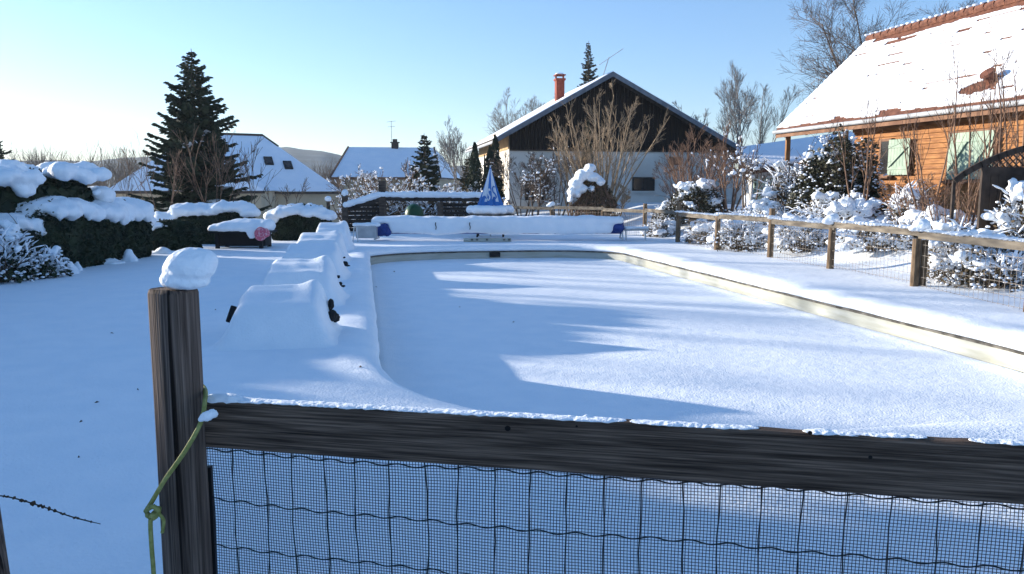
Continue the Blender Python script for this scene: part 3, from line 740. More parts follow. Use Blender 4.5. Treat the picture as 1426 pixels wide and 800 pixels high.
# low grating blocks in front of it
for i, (u, s) in enumerate(((657, .06), (664, .06), (700, .07), (708, .06))):
    pass
gx0 = lx(645, 23.2); gx1 = lx(712, 23.2)
t = thing('drain_grate', ((gx0+gx1)/2, 23.3, 0), 'low stone slab edge with small dark slots in the snow below the roller', 'grate')
mb = MB(); mb.box(((gx0+gx1)/2, 23.3, .06), (gx1-gx0, .16, .10)); obj('slab', mb, 'liner', t)
for u in (657, 664, 678, 702, 709):
    mb = MB(); x = lx(u, 23.2); mb.box((x, 23.22, .07), (.07, .012, .05)); obj('slot', mb, 'coping', t)
# grey bits of the roller drive at the left and right
x0 = lx(487, 23); 
t = thing('roller_stand', (lx(505, 23.2), 23.2, 0), 'small white metal stand holding a snowy box left of the roller', 'stand')
mb = MB(); mb.bar((lx(490, 23.2), 23.2, 0), (lx(493, 23.2), 23.2, .52), .03, .03); mb.bar((lx(499, 23.2), 23.0, 0), (lx(496, 23.2), 23.2, .55), .03, .03); obj('leg', mb, 'white_metal', t)
mb = MB(); mb.box((lx(509, 23.2), 23.3, .30), (.60, .3, .36)); obj('box', mb, 'zinc', t, bevel=.02)
obj('snow_cap', blob([((lx(509, 23.2)+k*.1, 23.3, .51), (.14, .2, .06)) for k in range(-3, 4)], .04, .02, 4, 2, 2), 'snow', t, smooth=True)
t = thing('low_bench', (lx(882, 24), 24, 0), 'small grey bench with a snowy seat right of the roller', 'bench')
mb = MB(); mb.box((lx(886, 24), 24, .33), (.75, .4, .05)); obj('seat', mb, 'zinc', t)
for u in (872, 899):
    mb = MB(); mb.bar((lx(u, 24), 23.9, 0), (lx(u, 24), 24, .32), .04, .04); obj('leg', mb, 'white_metal', t)
obj('snow_cap', blob([((lx(886, 24)+k*.1, 24, .38), (.1, .2, .05)) for k in range(-3, 4)], .04, .02, 4, 2, 7), 'snow', t, smooth=True)

# ------------------------------------------------------------------ table with closed parasol
Y = 26.0; xc = lx(683, Y)
t = thing('garden_table', (xc, Y, 0), 'round dark garden table with a thick snow cushion beyond the roller', 'table')
tz = at(683, 299, Y).z
mb = MB(); mb.tube([(xc, Y, tz-.05), (xc, Y, tz)], .80, 28); obj('tabletop', mb, 'dark', t)
for k in range(4):
    a = R(45+90*k); mb = MB(); mb.bar((xc+math.cos(a)*.6, Y+math.sin(a)*.6, 0), (xc+math.cos(a)*.5, Y+math.sin(a)*.5, tz-.05), .06, .06, (1,0,0)); obj('leg', mb, 'dark', t)
el = []
for k in range(60):
    a = k*2.4; r_ = .66*math.sqrt(k/60); el.append(((xc+math.cos(a)*r_, Y+math.sin(a)*r_, tz+.15), (.17, .17, .165)))
obj('snow_cap', blob(el, .04, .02, 3, 5, 5), 'snow', t, smooth=True)
pz = at(683, 232, Y).z; pb = at(683, 288, Y).z
t = thing('parasol', (xc, Y, 0), 'closed blue and white parasol standing through the snowy garden table', 'parasol')
mb = MB(); mb.tube([(xc, Y, 0), (xc, Y, pz+.03)], .022, 8); obj('pole', mb, 'white_metal', t)
NP = 32; rows = 16
for nm, mm, sel in (('canopy', 'pblue', 0), ('white_panel', 'pwhite', 1)):
    vs = []; fs = []
    for j in range(rows+1):
        f = j/rows
        for k in range(NP+1):
            a = 2*math.pi*k/NP
            fold = 1+.20*math.cos(a*8)*f
            r_ = (.012+.37*f**1.05)*fold
            z = pz-(pz-pb)*f-(.06*math.cos(a*8) if j == rows else 0)
            vs.append((xc+math.cos(a)*r_, Y+math.sin(a)*r_*.9, z))
    for j in range(rows):
        for k in range(NP):
            aa = (k/NP*8) % 2; white = (.10 < aa < 1.30) and j > 0 and j < rows-2-(k % 3)
            if white == (sel == 1): i = j*(NP+1)+k; fs.append((i, i+1, i+NP+2, i+NP+1))
    obj(nm, (vs, fs), mm, t, smooth=False)
# curled letter-like marks printed on the canopy
def on_cone(a, f, lift=.012):
    fold = 1+.20*math.cos(a*8)*f; r_ = (.012+.37*f**1.05)*fold+lift
    return Vector((xc+math.cos(a)*r_, Y+math.sin(a)*r_*.9, pz-(pz-pb)*f))
for nm, mm, a0, pts in (('printed_mark', 'pblue', R(-62), [(.20,.52),(.05,.50),(-.12,.56),(-.05,.63),(.12,.68),(.16,.76),(0,.82),(-.16,.78)]), ('printed_mark', 'pwhite', R(-100), [(.16,.60),(0,.56),(-.14,.63),(0,.70),(.14,.76),(.02,.84),(-.16,.80)]), ('printed_mark', 'pblue', R(-130), [(.22,.80),(.05,.74),(-.1,.8),(-.2,.9)])):
    q = spline([Vector((a, f, 0)) for a, f in pts], 5); mb = MB(); mb.tube([on_cone(a0+p.x, p.y) for p in q], .022, 5); obj(nm, mb, mm, t)

# ------------------------------------------------------------------ dark timber fence at the back
Y = 29.0
t = thing('timber_fence', (lx(570, Y), Y, 0), 'dark timber fence with snow along its top beam behind the roller', 'fence')
bz = at(600, 279, Y).z
L0 = at(530, 279, Y); L1 = at(668, 280, Y); mb = MB(); mb.bar(L0+Vector((0,0,.06)), L1+Vector((0,0,.06)), .12, .17); obj('beam', mb, 'plank_dark', t)
def crest(a, b, wd, ht, seed, vox=.04, n=None, drop=0):
    n = n or max(6, int((b-a).length/.12)); el = []
    for i in range(n+1):
        p = a.lerp(b, i/n); el.append((p+Vector((0,0,ht*.35)), (.14, wd, ht*(.8+.35*noise.noise(Vector((i*.5, seed, 0)))))))
    return blob(el, vox, .02, 3, 3, seed)
obj('snow_cap', crest(L0+Vector((0,0,.15)), L1+Vector((0,0,.15)), .14, .16, 3), 'snow', t, smooth=True)
s0 = at(482, 291, Y-.3); s1 = at(530, 278, Y); mb = MB(); mb.bar(s0, s1, .12, .16); obj('beam', mb, 'plank_dark', t)
obj('snow_cap', crest(s0+Vector((0,0,.09)), s1+Vector((0,0,.12)), .16, .17, 4), 'snow', t, smooth=True)
for (u, vt, yy, wdt) in ((480, 272, Y-.3, .20), (532, 252, Y, .24), (613, 282, Y, .20), (668, 282, Y, .16)):
    p = at(u, vt, yy); mb = MB(); mb.box((p.x, yy+.02, p.z/2), (wdt, wdt, p.z)); po = obj('post', mb, 'dark_wood', t)
    if u == 480: obj('snow_cap', blob([((p.x, yy, p.z+.08), (.13, .13, .14))], .03, .02, 5, 3, 2), 'snow', po, smooth=True)
for j in range(7):   # dark planks
    z = .08+j*.15
    mb = MB(); mb.bar((lx(484, Y-.3), Y-.2, z), (lx(530, Y), Y+.1, z+.0), .03, .13); obj('plank', mb, 'plank_dark', t)
    mb = MB(); mb.bar((lx(615, Y), Y+.1, z), (lx(668, Y), Y+.1, z), .03, .13); obj('plank', mb, 'plank_dark', t)
    if j < 4:
        mb = MB(); mb.bar((lx(532, Y), Y+.1, z), (lx(560, Y), Y+.1, z), .03, .13); obj('plank', mb, 'plank_dark', t)
# small capped post left of it
p = at(457, 280, 27.2); t = thing('garden_post', (p.x, 27.2, 0), 'thin dark post with a small ball of snow left of the timber fence', 'post')
mb = MB(); mb.box((p.x, 27.2, p.z/2), (.10, .10, p.z)); po = obj('post', mb, 'dark_wood', t); obj('snow_cap', blob([((p.x, 27.2, p.z+.07), (.13, .13, .11))], .03, .015, 6, 3, 4), 'snow', t, smooth=True)
# green dome of a composter
p = at(577, 300, 29.9); t = thing('compost_bin', (p.x, 29.9, 0), 'round green composter lid showing through the timber fence', 'compost bin')
mb = MB(); zt = at(577, 284, 29.9).z; pts = [(p.x, 29.9, 0), (p.x, 29.9, zt-.42)]+[(p.x, 29.9, zt-.42+.42*math.sin(R(a))) for a in range(10, 91, 10)]
mb.tube(pts, [.40, .36]+[.36*math.cos(R(a))+.004 for a in range(10, 91, 10)], 20); obj('bin', mb, 'green', t, smooth=True)
mb = MB(); mb.tube([(p.x, 29.9, zt-.46), (p.x, 29.9, zt-.42)], .385, 20); obj('rim', mb, 'green', t)

# ------------------------------------------------------------------ left: table, bag, hedges
Y = 21.0; xa, xb = lx(297, Y), lx(378, Y); tz = at(330, 321, Y).z
t = thing('picnic_table', ((xa+xb)/2, Y, 0), 'dark picnic table under a slab of snow in front of the low hedge', 'table')
mb = MB(); mb.box(((xa+xb)/2, Y, tz-.03), (xb-xa, .9, .06)); obj('tabletop', mb, 'dark', t)
for x in (xa+.2, xb-.2):
    for y in (Y-.35, Y+.35):
        mb = MB(); mb.bar((x, y, 0), (x, y, tz-.06), .09, .09, (1,0,0)); obj('leg', mb, 'dark', t)
mb = MB(); mb.box(((xa+xb)/2, Y+.1, .3), (xb-xa-.3, .5, .5)); obj('seat', mb, 'dark', t)
el = []
for i in range(14):
    x = xa+.08+(xb-xa-.16)*i/13; k = .6+.4*min(1, i/5)
    el.append(((x, Y, tz+.14*k), (.16, .47, .17*k)))
    el.append(((x, Y-.38, tz+.06), (.12, .12, .10*k)))
el.append(((xb-.42, Y-.42, tz-.08), (.15, .08, .14)))
obj('snow_cap', blob(el, .045, .035, 3, 4, 8), 'snow', t, smooth=True)
p = at(363, 326, 20.4)
o = obj('cushion', blob([(p, (.17, .08, .19)), (p+Vector((.12, 0, .02)), (.14, .08, .13)), (p+Vector((-.06, 0, -.05)), (.1, .08, .13))], .025, .02, 5, 3, 2), 'pink', smooth=True)
tag(o, 'pink spotted cushion hanging beside the snowy picnic table', 'cushion')

hedge_block(1, [G(-11.9, -7.0), G(-11.9, 2.5), G(-11.6, 9.0), G(-10.9, 14.0), G(lx(105, 17.0), 17.3)], 2.1, lambda t: 3.25-1.34*sst(.60, .72, t)+.12*sst(.84, .93, t)+.03*math.sin(t*61)+.03*math.sin(t*143), 'tall dark hedge at the left edge with heavy pillows of snow', .28, leafn=26000, leaf=.15, voxel=.05, hvar=.06, drape=.18, cover=.60)  # out-of-view stretch added, its height shaped to shade foreground and pool
hedge_block(2, [G(lx(8, 14.6), 14.6), G(lx(60, 15.3), 15.3), G(lx(185, 18.6), 18.6)], 1.1, lambda t: 1.22-.08*t, 'dark clipped hedge with a rounded snow cap below the tall hedge', .27, leafn=16000, leaf=.08, voxel=.055, drape=.10, overhang=.08)
hedge_block(3, [G(lx(205, 19.4), 19.4), G(lx(268, 20.4), 20.4)], .8, .80, 'low dark bush with hardly any snow between two capped hedges', .05, leafn=6000, leaf=.09, voxel=.05, cover=.35)
hedge_block(4, [G(lx(225, 22.3), 22.3), G(lx(285, 22.6), 22.6), G(lx(348, 22.6), 22.6)], .8, lambda t: .93+.22*t, 'dark square hedge with a flat snow top behind the picnic table', .26, leafn=9000, leaf=.08, voxel=.055)
hedge_block(5, [G(lx(383, 24.3), 24.3), G(lx(456, 24.3), 24.3)], .9, 1.02, 'dark box hedge with a wavy snow top right of the picnic table', .28, leafn=8000, leaf=.08, voxel=.055)
snow_bush(31, G(lx(-5, 13.2), 13.2), .55, 1.0, 'leggy snow-clumped shrub at the left edge below the tall hedge', leafn=900, clumps=34, cr=.11, voxel=.04, m='hedge_leaf')
snow_bush(32, G(lx(48, 13.9), 13.9), .5, .5, 'low snow-clumped shrub at the foot of the dark clipped hedge', leafn=900, clumps=26, cr=.10, voxel=.04, m='hedge_leaf')
for i, (u, v, r_, hh) in enumerate(((95, 374, .14, .26), (108, 370, .08, .20), (180, 357, .13, .28), (150, 360, .25, .14), (227, 346, .22, .16), (268, 334, .16, .34), (245, 338, .25, .16))):
    y = at(u, v+7, 10); kk = (-H)/(y.z-H); p = Vector((y.x*kk, y.y*kk, 0))
    o = obj('snow_mound', blob([(p, (r_, r_, hh)), (p+Vector((r_*.7, 0, 0)), (r_*.8, r_, hh*.5)), (p-Vector((r_*.8, 0, 0)), (r_, r_, hh*.4))], .035, .03, 5, 4, i), 'snow', smooth=True)
    tag(o, ['pointed snow mound before the clipped hedge, leftmost of the row', 'narrow snow mound touching the leftmost pointed one', 'tall pointed snow mound before the right end of the clipped hedge', 'flat snow mound before the middle of the clipped hedge', 'flat snow mound at the foot of the low bare bush', 'peaked snow mound beside the picnic table', 'low snow mound right of the low bare bush'][i], 'snow mound', 'snow mounds along the foot of the hedges')

# ------------------------------------------------------------------ right fence
fp_ = [(1445, 9.9), (1285, 12.6), (1160, 15.4), (1075, 18.0), (1000, 20.2), (945, 23.3), (898, 26.3), (840, 28.6), (768, 30.2), (708, 31.4)]
t = thing('post_and_rail_fence', base_at(1075, 18.0), 'sunlit post and rail fence with wire mesh right of the pool', 'fence')
tops = {1445: .80, 1285: .80, 1160: .80, 1075: 1.12, 1000: .88, 945: 1.15, 898: 1.08, 840: .95, 768: .95, 708: .9}
prev = None; wm = MB(); K = 0
for (u, y) in fp_:
    p = base_at(u, y); zt = p.z+tops[u]
    mb = MB()
    if u == 1285:
        mb.tube([(p.x-.06, y, p.z-.1), (p.x-.06, y, zt-.04)], .065, 10); mb.tube([(p.x+.08, y+.03, p.z-.1), (p.x+.08, y+.03, zt-.06)], .06, 10)
    else: mb.tube([(p.x, y, p.z-.1), (p.x+.01, y, zt)], [.072, .066], 10)
    po = obj('post', mb, 'fence_wood', t, smooth=False)
    rz = Vector((p.x, y, p.z+.84))
    if u in (1285, 1160, 768):
        obj('snow_cap', blob([((p.x, y, p.z+.98), (.15, .13, .10)), ((p.x+.04, y, p.z+1.03), (.09, .09, .06)), ((p.x-.05, y, p.z+.93), (.16, .1, .06))], .025, .02, 7, 3, u), 'snow', po, smooth=True)
    if prev is not None:
        j = .02*(-1)**K; a = prev+Vector((0.0,-.07,j)); b = rz+Vector((0,-.07,j))
        mb = MB(); e = (b-a).normalized()*.12; mb.bar(a-e*.5, b+e, .035, .115); obj('rail', mb, 'fence_rail', t, bevel=.006)
        if K > 0 and K < 6:
            obj('snow_cap', crest((a+Vector((0,0,.065))), (b+Vector((0,0,.07))), .035, .035, K+9, .025), 'snow', t, smooth=True)
        for z in (-.15, -.32, -.5, -.67, -.8):
            wm.tube([a+Vector((0,.03,z)), a.lerp(b, .5)+Vector((0,.03,z-.01)), b+Vector((0,.03,z))], .0035, 3)
        n = int((b-a).length/.11)
        for i in range(n):
            q = a.lerp(b, i/n)+Vector((0,.03,-.1)); wm.tube([q, q-Vector((0,0,.74))], .003, 3)
    prev = rz; K += 1
obj('wire_mesh', wm, 'bark_grey', t)

# ------------------------------------------------------------------ big gable house
GD = R(10.5); gn = Vector((math.cos(GD), math.sin(GD), 0)); ga = Vector((-math.sin(GD), math.cos(GD), 0)); g0 = Vector((lx(709, 38), 38, 0))
def gab(u, v):   # the point of the gable's plane behind a pixel
    d = at(u, v, 10)-Vector((0,0,H)); nrm = ga; o = Vector((0,0,H)); k = (g0-o).dot(nrm)/d.dot(nrm); return o+d*k
gs = lambda u, v: (gab(u, v)-g0).dot(gn)
base_z = .2
PK = gab(847, 104); WL = 0.0; wr_ = gs(1022, 220); EL_ = gab(688, 194); ER_ = gab(1046, 221); pk_s = gs(847, 104)
def gp(s, z, dep=0.0): return g0+gn*s+ga*dep+Vector((0,0,z))
slL = (PK.z-EL_.z)/(pk_s-gs(688, 194)); slR = (PK.z-ER_.z)/(gs(1046, 221)-pk_s)
zl = PK.z-slL*pk_s; zr = PK.z-slR*(wr_-pk_s); DEP = 10.0
farm = thing('house', gp(5.5, base_z, 5), 'wide white gabled house with a black timber gable facing the pool', 'house')
mb = MB(); off = ga*DEP
mb.prism([gp(0, base_z), gp(wr_, base_z), gp(wr_, zr-.1), gp(pk_s, PK.z-.1), gp(0, zl-.1)], off); obj('wall', mb, 'plaster', farm)
zc = gab(709, 208).z
# black cladding of the gable, made of vertical boards
mb = MB(); s = 0.0; pr = random.Random(2)
while s < wr_-.02:
    e = min(s+.19, wr_)
    def zt(x): return (PK.z-slL*(pk_s-x) if x < pk_s else PK.z-slR*(x-pk_s))-.14
    if min(zt(s), zt(e)) > zc+.02:
        d0 = -.03-.012*pr.random()
        q = [gp(s, zc-.02*pr.random(), d0), gp(e-.012, zc-.02*pr.random(), d0), gp(e-.012, zt(e), d0), gp(s, zt(s), d0)]
        mb.prism(q, -ga*d0*.9)
    s = e
obj('cladding', mb, 'cladding', farm)
mb = MB(); mb.box(gp(wr_/2, zc-.04, -.04), (wr_, .06, .07), gn, ga); obj('trim', mb, 'dark_wood', farm)
mb = MB(); mb.box(gp(-.02, (zc+zl)/2+.05, DEP/2), (.05, DEP-.1, max(.3, zl-zc)+.1), gn, ga); obj('cladding', mb, 'soffit', farm)
# roof slabs with snow
ovF = .75
for nm, (sa, za, sb, zb) in (('roof', (gs(688, 194), EL_.z, pk_s, PK.z)), ('roof', (gs(1046, 221), ER_.z, pk_s, PK.z))):
    a = gp(sa, za, -ovF); b = gp(sb, zb, -ovF); dn = Vector((0,0,-.16))
    mb = MB(); mb.prism([a, b, b+dn, a+dn], ga*(DEP+1.4)); rf = obj(nm, mb, 'dark_wood', farm)
    mb = MB(); mb.prism([a+Vector((0,0,.03)), b+Vector((0,0,.03)), b+Vector((0,0,-.20)), a+Vector((0,0,-.20))], -ga*.04); obj('bargeboard', mb, 'barge', rf)
    sn = MB(); up = Vector((0,0,.035)); 
    nI = 24; nJ = 16; vs = []; 
    for layer in (0, 1):
        for j in range(nJ+1):
            for i in range(nI+1):
                p = (a+up).lerp(b+up, i/nI)+ga*(-.03+(DEP+1.42)*j/nJ); edge = min(1, min(i, j, nJ-j)/1.0) if i < nI else min(1, min(j, nJ-j)/1.0)
                if layer: p = p+Vector((0,0,.015+.03*edge+.02*noise.noise(p*.8)))
                vs.append(p)
    n1 = (nI+1)*(nJ+1); fs = []
    for j in range(nJ):
        for i in range(nI):
            k = j*(nI+1)+i; fs.append((k+n1, k+1+n1, k+nI+2+n1, k+nI+1+n1)); fs.append((k, k+nI+1, k+nI+2, k+1))
    for i in range(nI):
        fs.append((i, i+1, i+1+n1, i+n1)); k = nJ*(nI+1)+i; fs.append((k+1, k, k+n1, k+1+n1))
    for j in range(nJ):
        k = j*(nI+1); fs.append((k+nI+1, k, k+n1, k+nI+1+n1)); k += nI; fs.append((k, k+nI+1, k+nI+1+n1, k+n1))
    obj('snow', ([tuple(p) for p in vs], fs), 'snow_far', rf, smooth=True)
    mb = MB(); mb.tube([a+Vector((0,0,-.12)), a+ga*(DEP+1.4)+Vector((0,0,-.12))], .07, 8); obj('gutter', mb, 'zinc', rf)
# window and blind openings of the gable wall
def win(u0, v0, u1, v1, parent, glassm='glass', frame='dark_wood', d=-.015):
    s0, s1 = gs(u0, v1), gs(u1, v1); z0, z1 = gab(u0, v1).z, gab(u0, v0).z
    mb = MB(); mb.box(gp((s0+s1)/2, (z0+z1)/2, d-.02), (s1-s0, .06, z1-z0), gn, ga); wo_ = obj('window', mb, frame, parent)
    mb = MB(); mb.box(gp((s0+s1)/2-(s1-s0)*.23, (z0+z1)/2, d-.055), ((s1-s0)*.42, .02, (z1-z0)*.84), gn, ga); mb.box(gp((s0+s1)/2+(s1-s0)*.23, (z0+z1)/2, d-.055), ((s1-s0)*.42, .02, (z1-z0)*.84), gn, ga); obj('pane', mb, glassm, wo_)
    mb = MB(); mb.box(gp((s0+s1)/2, z0-.05, d-.06), (s1-s0+.2, .16, .08), gn, ga); obj('sill', mb, 'plaster', wo_)
win(880, 247, 911, 266, farm); win(731, 246, 757, 279, farm); win(932, 219, 948, 230, farm, 'fascia', 'fascia')
mb = MB(); mb.box(gp(-.015, 2.1, 1.7), (.04, .5, 1.3), gn, ga); obj('shutter', mb, 'beige_wall', farm)
# chimney
c = gab(778, 150)+ga*3.0; zt = at(778, 108, c.y).z; x = lx(778, c.y)
mb = MB(); mb.box((x, c.y, zt-1.1), (.42, .42, 1.9), gn, ga); ch = obj('chimney', mb, 'brick', farm)
mb = MB(); mb.box((x, c.y, zt-.12), (.52, .52, .10), gn, ga); [mb.box((x+dx*.19, c.y+dy*.19, zt), (.07, .07, .16)) for dx in (-1,1) for dy in (-1,1)]; mb.box((x, c.y, zt+.10), (.54, .54, .05), gn, ga); obj('cap', mb, 'brick', ch)
obj('snow_cap', blob([((x, c.y, zt+.16), (.26, .26, .07))], .03, .01, 4, 2, 1), 'snow_far', ch, smooth=True)
# aerial on the ridge
t = thing('aerial', gab(847, 101)+ga*1.0, 'thin tv aerial on the ridge of the black gabled house', 'aerial')
b_ = gab(847, 101)+ga*1.0; tp = at(848, 80, b_.y); mb = MB(); mb.tube([b_-Vector((0,0,.2)), tp], .025, 6); obj('mast', mb, 'zinc', t)
mb = MB(); a1 = at(834, 91, b_.y); a2 = at(868, 68, b_.y); mb.tube([a1, a2], .014, 5)
for k in range(12):
    q = a1.lerp(a2, k/11); mb.tube([q-Vector((.02,.25,.06)), q+Vector((.02,.25,.06))], .008, 4)
for k in range(3): q = a1+Vector((-.05, 0, .0)); mb.tube([q-Vector((0, .2, .15-.15*k)), q+Vector((0, .2, -.15+.15*k))], .008, 4)
obj('antenna', mb, 'zinc', t)

# ------------------------------------------------------------------ wooden chalet on the right
e0 = at(1080, 182, 28.0); e1v = at(1426, 137, 18.4); ed = (e1v-e0); ed.z = 0; ed.normalize(); en = Vector((ed.y, -ed.x, 0))
if en.x < 0: en = -en       # away from the pool, into the house
ez = e0.z; E = lambda s, d, z: Vector((e0.x, e0.y, 0))+ed*s+en*d+Vector((0,0,z))
def Eu(u, d, z=None):       # distance along the eave at which a pixel column lies, on the plane set back d
    k = (u-713)/F; o = Vector((e0.x, e0.y, 0))+en*d; return (k*o.y-o.x)/(ed.x-k*ed.y)
LEN = 17.0; RW = 3.6; RZ = 6.85
ch_ = thing('chalet', E(9, 3.5, gz(11, 21)), 'orange timber chalet with pale green shutters and a sunlit snowy roof', 'house')
w0 = Eu(1183, .55); wz0 = .3; wz1 = ez+.25
# walls of overlapping boards
mb = MB(); zz = wz0
mb.hexa([E(w0, .60, wz0), E(LEN, .60, wz0), E(LEN, 6.6, wz0), E(w0, 6.6, wz0), E(w0, .60, wz1), E(LEN, .60, wz1), E(LEN, 6.6, wz1), E(w0, 6.6, wz1)])
while zz < wz1-.02:
    h_ = .135
    mb.hexa([E(w0-.02, .53, zz), E(LEN, .53, zz), E(LEN, .62, zz), E(w0-.02, .62, zz), E(w0-.02, .575, zz+h_), E(LEN, .575, zz+h_), E(LEN, .62, zz+h_), E(w0-.02, .62, zz+h_)]); zz += h_+.004
obj('wall', mb, 'siding', ch_)
mb = MB(); mb.box(E((w0+LEN)/2, .50, ez-.06), (LEN-w0, .09, .50), ed, en); obj('trim', mb, 'beam', ch_)
# roof
rm = MB(); a = E(0, 0, ez); b = E(0, RW, RZ); c = E(0, RW*2+.3, ez); dn = Vector((0,0,-.12))
rm.prism([a, b, b+dn, a+dn], ed*LEN); rf = obj('roof', rm, 'tile', ch_)
rm = MB(); rm.prism([b, c, c+dn, b+dn], ed*LEN); obj('roof', rm, 'tile', ch_)
mb = MB(); mb.prism([E(.02, .0, ez-.135), E(.02, RW, RZ-.14), E(.02, RW, RZ-.30), E(.02, .0, ez-.28)], ed*.08); obj('bargeboard', mb, 'fascia', rf)
mb = MB(); mb.bar(E(.1, .02, ez-.19), E(LEN, .02, ez-.19), .05, .14); mb.prism([E(.1, .06, ez-.16), E(.1, .55, ez+.20), E(.1, .55, ez+.16), E(.1, .06, ez-.20)], ed*(LEN-.2)); obj('fascia', mb, 'fascia', rf)
mb = MB(); mb.tube([E(0, -.07, ez-.07), E(LEN, -.07, ez-.07)], .065, 10); obj('gutter', mb, 'zinc', rf)
for k in range(4):
    s_ = .4+k*1.2
    mb = MB(); mb.bar(E(s_, .1, ez-.22), E(s_, 1.2, ez+.55), .09, .12); obj('rafter', mb, 'beam', rf)
# barrel tiles along eave and ridge
mb = MB()
s_ = 0
while s_ < LEN:
    mb.tube([E(s_, RW, RZ+.02), E(s_+.40, RW, RZ+.05)], [.13, .15], 8); s_ += .36
obj('ridge_tile', mb, 'tile', rf, smooth=False)
# snow sheet of the slope: courses of tiles telling through, patches slid away
def bare(s, f):
    cz = int(f*19); fr_ = f*19-cz
    if fr_ < (.30 if noise.noise(Vector((s*.35, cz*2.1, 1))) < .1 else .47) and s > .3 and noise.noise(Vector((s*.9, cz*7.31, 4)))+.4*noise.noise(Vector((s*3.1, cz*3.3, 8))) > .42-.42*f*f: return True
    k = noise.noise(Vector((s*.55, f*5, 2)))+.5*noise.noise(Vector((s*1.9, f*14, 5)))
    grow_ = .055+.012*s*.5
    if .985 > f > .985-grow_*(1+.5*k) and s > .5: return True
    if abs(f-.865-.01*s*.2) < .020+.02*k and (s*1.0 % 5.2) < 2.6+k*2 and s > 1.5: return True
    if abs(f-.80) < .014+.02*k and (s+1.3) % 6.1 < 1.5: return True
    if f < .028+.02*k: return True
    for (us, vf, rs_, rf_) in ((8.05, .155, .50, .05), (11.15, .47, .16, .05), (11.4, .52, .16, .05), (10.9, .42, .16, .05), (5.4, .045, .45, .022), (3.2, .035, .35, .015), (10.6, .05, .4, .02)):
        if ((s-us)/rs_)**2+((f-vf)/rf_)**2 < 1+.8*k: return True
    return False
nS, nF = 300, 114; vs = []; fs = []; idx = {}
nrm = Vector(en*-(RZ-ez)+Vector((0,0,RW))).normalized()
def svert(i, j, lay):
    k = (i, j, lay)
    if k not in idx:
        s = LEN*i/nS; f = j/nF; p = E(s, RW*f, ez+(RZ-ez)*f)
        course = (f*19) % 1.0; h = .020+.016*(1-course)+.008*noise.noise(Vector((s*1.5, f*9, 0)))+.006*math.sin(s*27)*(1-course)
        if lay: p = p+nrm*h
        else: p = p+nrm*.004
        if i == 0: p = p-ed*(.03+.05*abs(math.sin(f*60)))
        idx[k] = len(vs); vs.append(tuple(p))
    return idx[k]
cell = [[not bare(LEN*(i+.5)/nS, (j+.5)/nF) for j in range(nF)] for i in range(nS)]
for i in range(nS):
    for j in range(nF):
        if not cell[i][j]: continue
        A4 = [(i, j), (i+1, j), (i+1, j+1), (i, j+1)]
        fs.append(tuple(svert(*q, 1) for q in A4))
        for (di, dj, q0, q1) in ((0, -1, A4[0], A4[1]), (1, 0, A4[1], A4[2]), (0, 1, A4[2], A4[3]), (-1, 0, A4[3], A4[0])):
            ii, jj = i+di, j+dj
            if not (0 <= ii < nS and 0 <= jj < nF) or not cell[ii][jj]:
                fs.append((svert(*q1, 1), svert(*q0, 1), svert(*q0, 0), svert(*q1, 0)))
obj('snow', (vs, fs), 'snow_far', rf, smooth=False)
obj('snow_cap', blob([(E(s*.25, RW+.03, RZ+.17), (.2, .09, .05)) for s in range(int(LEN*4))], .04, .015, 4, 2, 3), 'snow_far', rf, smooth=True)
# vent hood poking through the snow
pv = E(8.3, RW*.20, ez+(RZ-ez)*.20); mb = MB(); mb.tube([pv, pv+nrm*.22], [.16, .14], 10); mb.tube([pv+nrm*.22, pv+nrm*.28], [.2, .18], 10); obj('vent', mb, 'tile', rf)
# porch post and railing
for s_, d_ in ((.25, .35), (.35, 2.6)):
    mb = MB(); mb.bar(E(s_, d_, gz(9, 28)-.2), E(s_, d_, ez+.2), .14, .14, (1,0,0)); obj('porch_post', mb, 'beam', ch_)
mb = MB(); mb.bar(E(.25, .35, ez-.02), E(w0, .55, ez-.02), .12, .16); obj('porch_beam', mb, 'beam', ch_)
# windows with shutters
def cwin(u0, u1, v0, v1, u_sh0, u_sh1, closed):
    s0, s1 = sorted((Eu(u_sh0, .5), Eu(u_sh1, .5))); sm = (s0+s1)/2; Ym = E(sm, .5, 0).y
    z0, z1 = at(u0, v1, Ym).z, at(u0, v0, Ym).z
    if closed: a0, a1 = s0, s1
    else: a0, a1 = sorted((Eu(u0, .5), Eu(u1, .5)))
    mb = MB(); mb.box(E((a0+a1)/2, .50, (z0+z1)/2), (a1-a0+.12, .10, z1-z0+.1), ed, en); wo_ = obj('window', mb, 'fascia', ch_)
    mb = MB(); mb.box(E((a0+a1)/2, .452, (z0+z1)/2), (a1-a0-.04, .02, z1-z0-.06), ed, en); obj('pane', mb, 'glass', wo_)
    mb = MB(); mb.box(E((a0+a1)/2, .43, z0-.06), (a1-a0+.25, .2, .06), ed, en); obj('sill', mb, 'fascia', wo_)
    n = 2 if closed else 1
    for k in range(n):
        l, r = s0+(s1-s0)*k/n+.015, s0+(s1-s0)*(k+1)/n-.015
        mb = MB(); pk = int((r-l)/.11)
        for q in range(pk): mb.box(E(l+(r-l)*(q+.5)/pk, .425, (z0+z1)/2), ((r-l)/pk-.008, .025, z1-z0), ed, en)
        for zq in (z0+.2, z1-.2): mb.box(E((l+r)/2, .405, zq), (r-l-.02, .02, .09), ed, en)
        mb.bar(E(l+.06, .402, z0+.22), E(r-.06, .402, z1-.24), .018, .07, en)
        obj('shutter', mb, 'shutter', wo_)
cwin(1221, 1233, 194, 244, 1233, 1263, False)
cwin(1315, 1378, 184, 250, 1315, 1378, True)
cwin(1470, 1520, 150, 250, 1470, 1530, True)

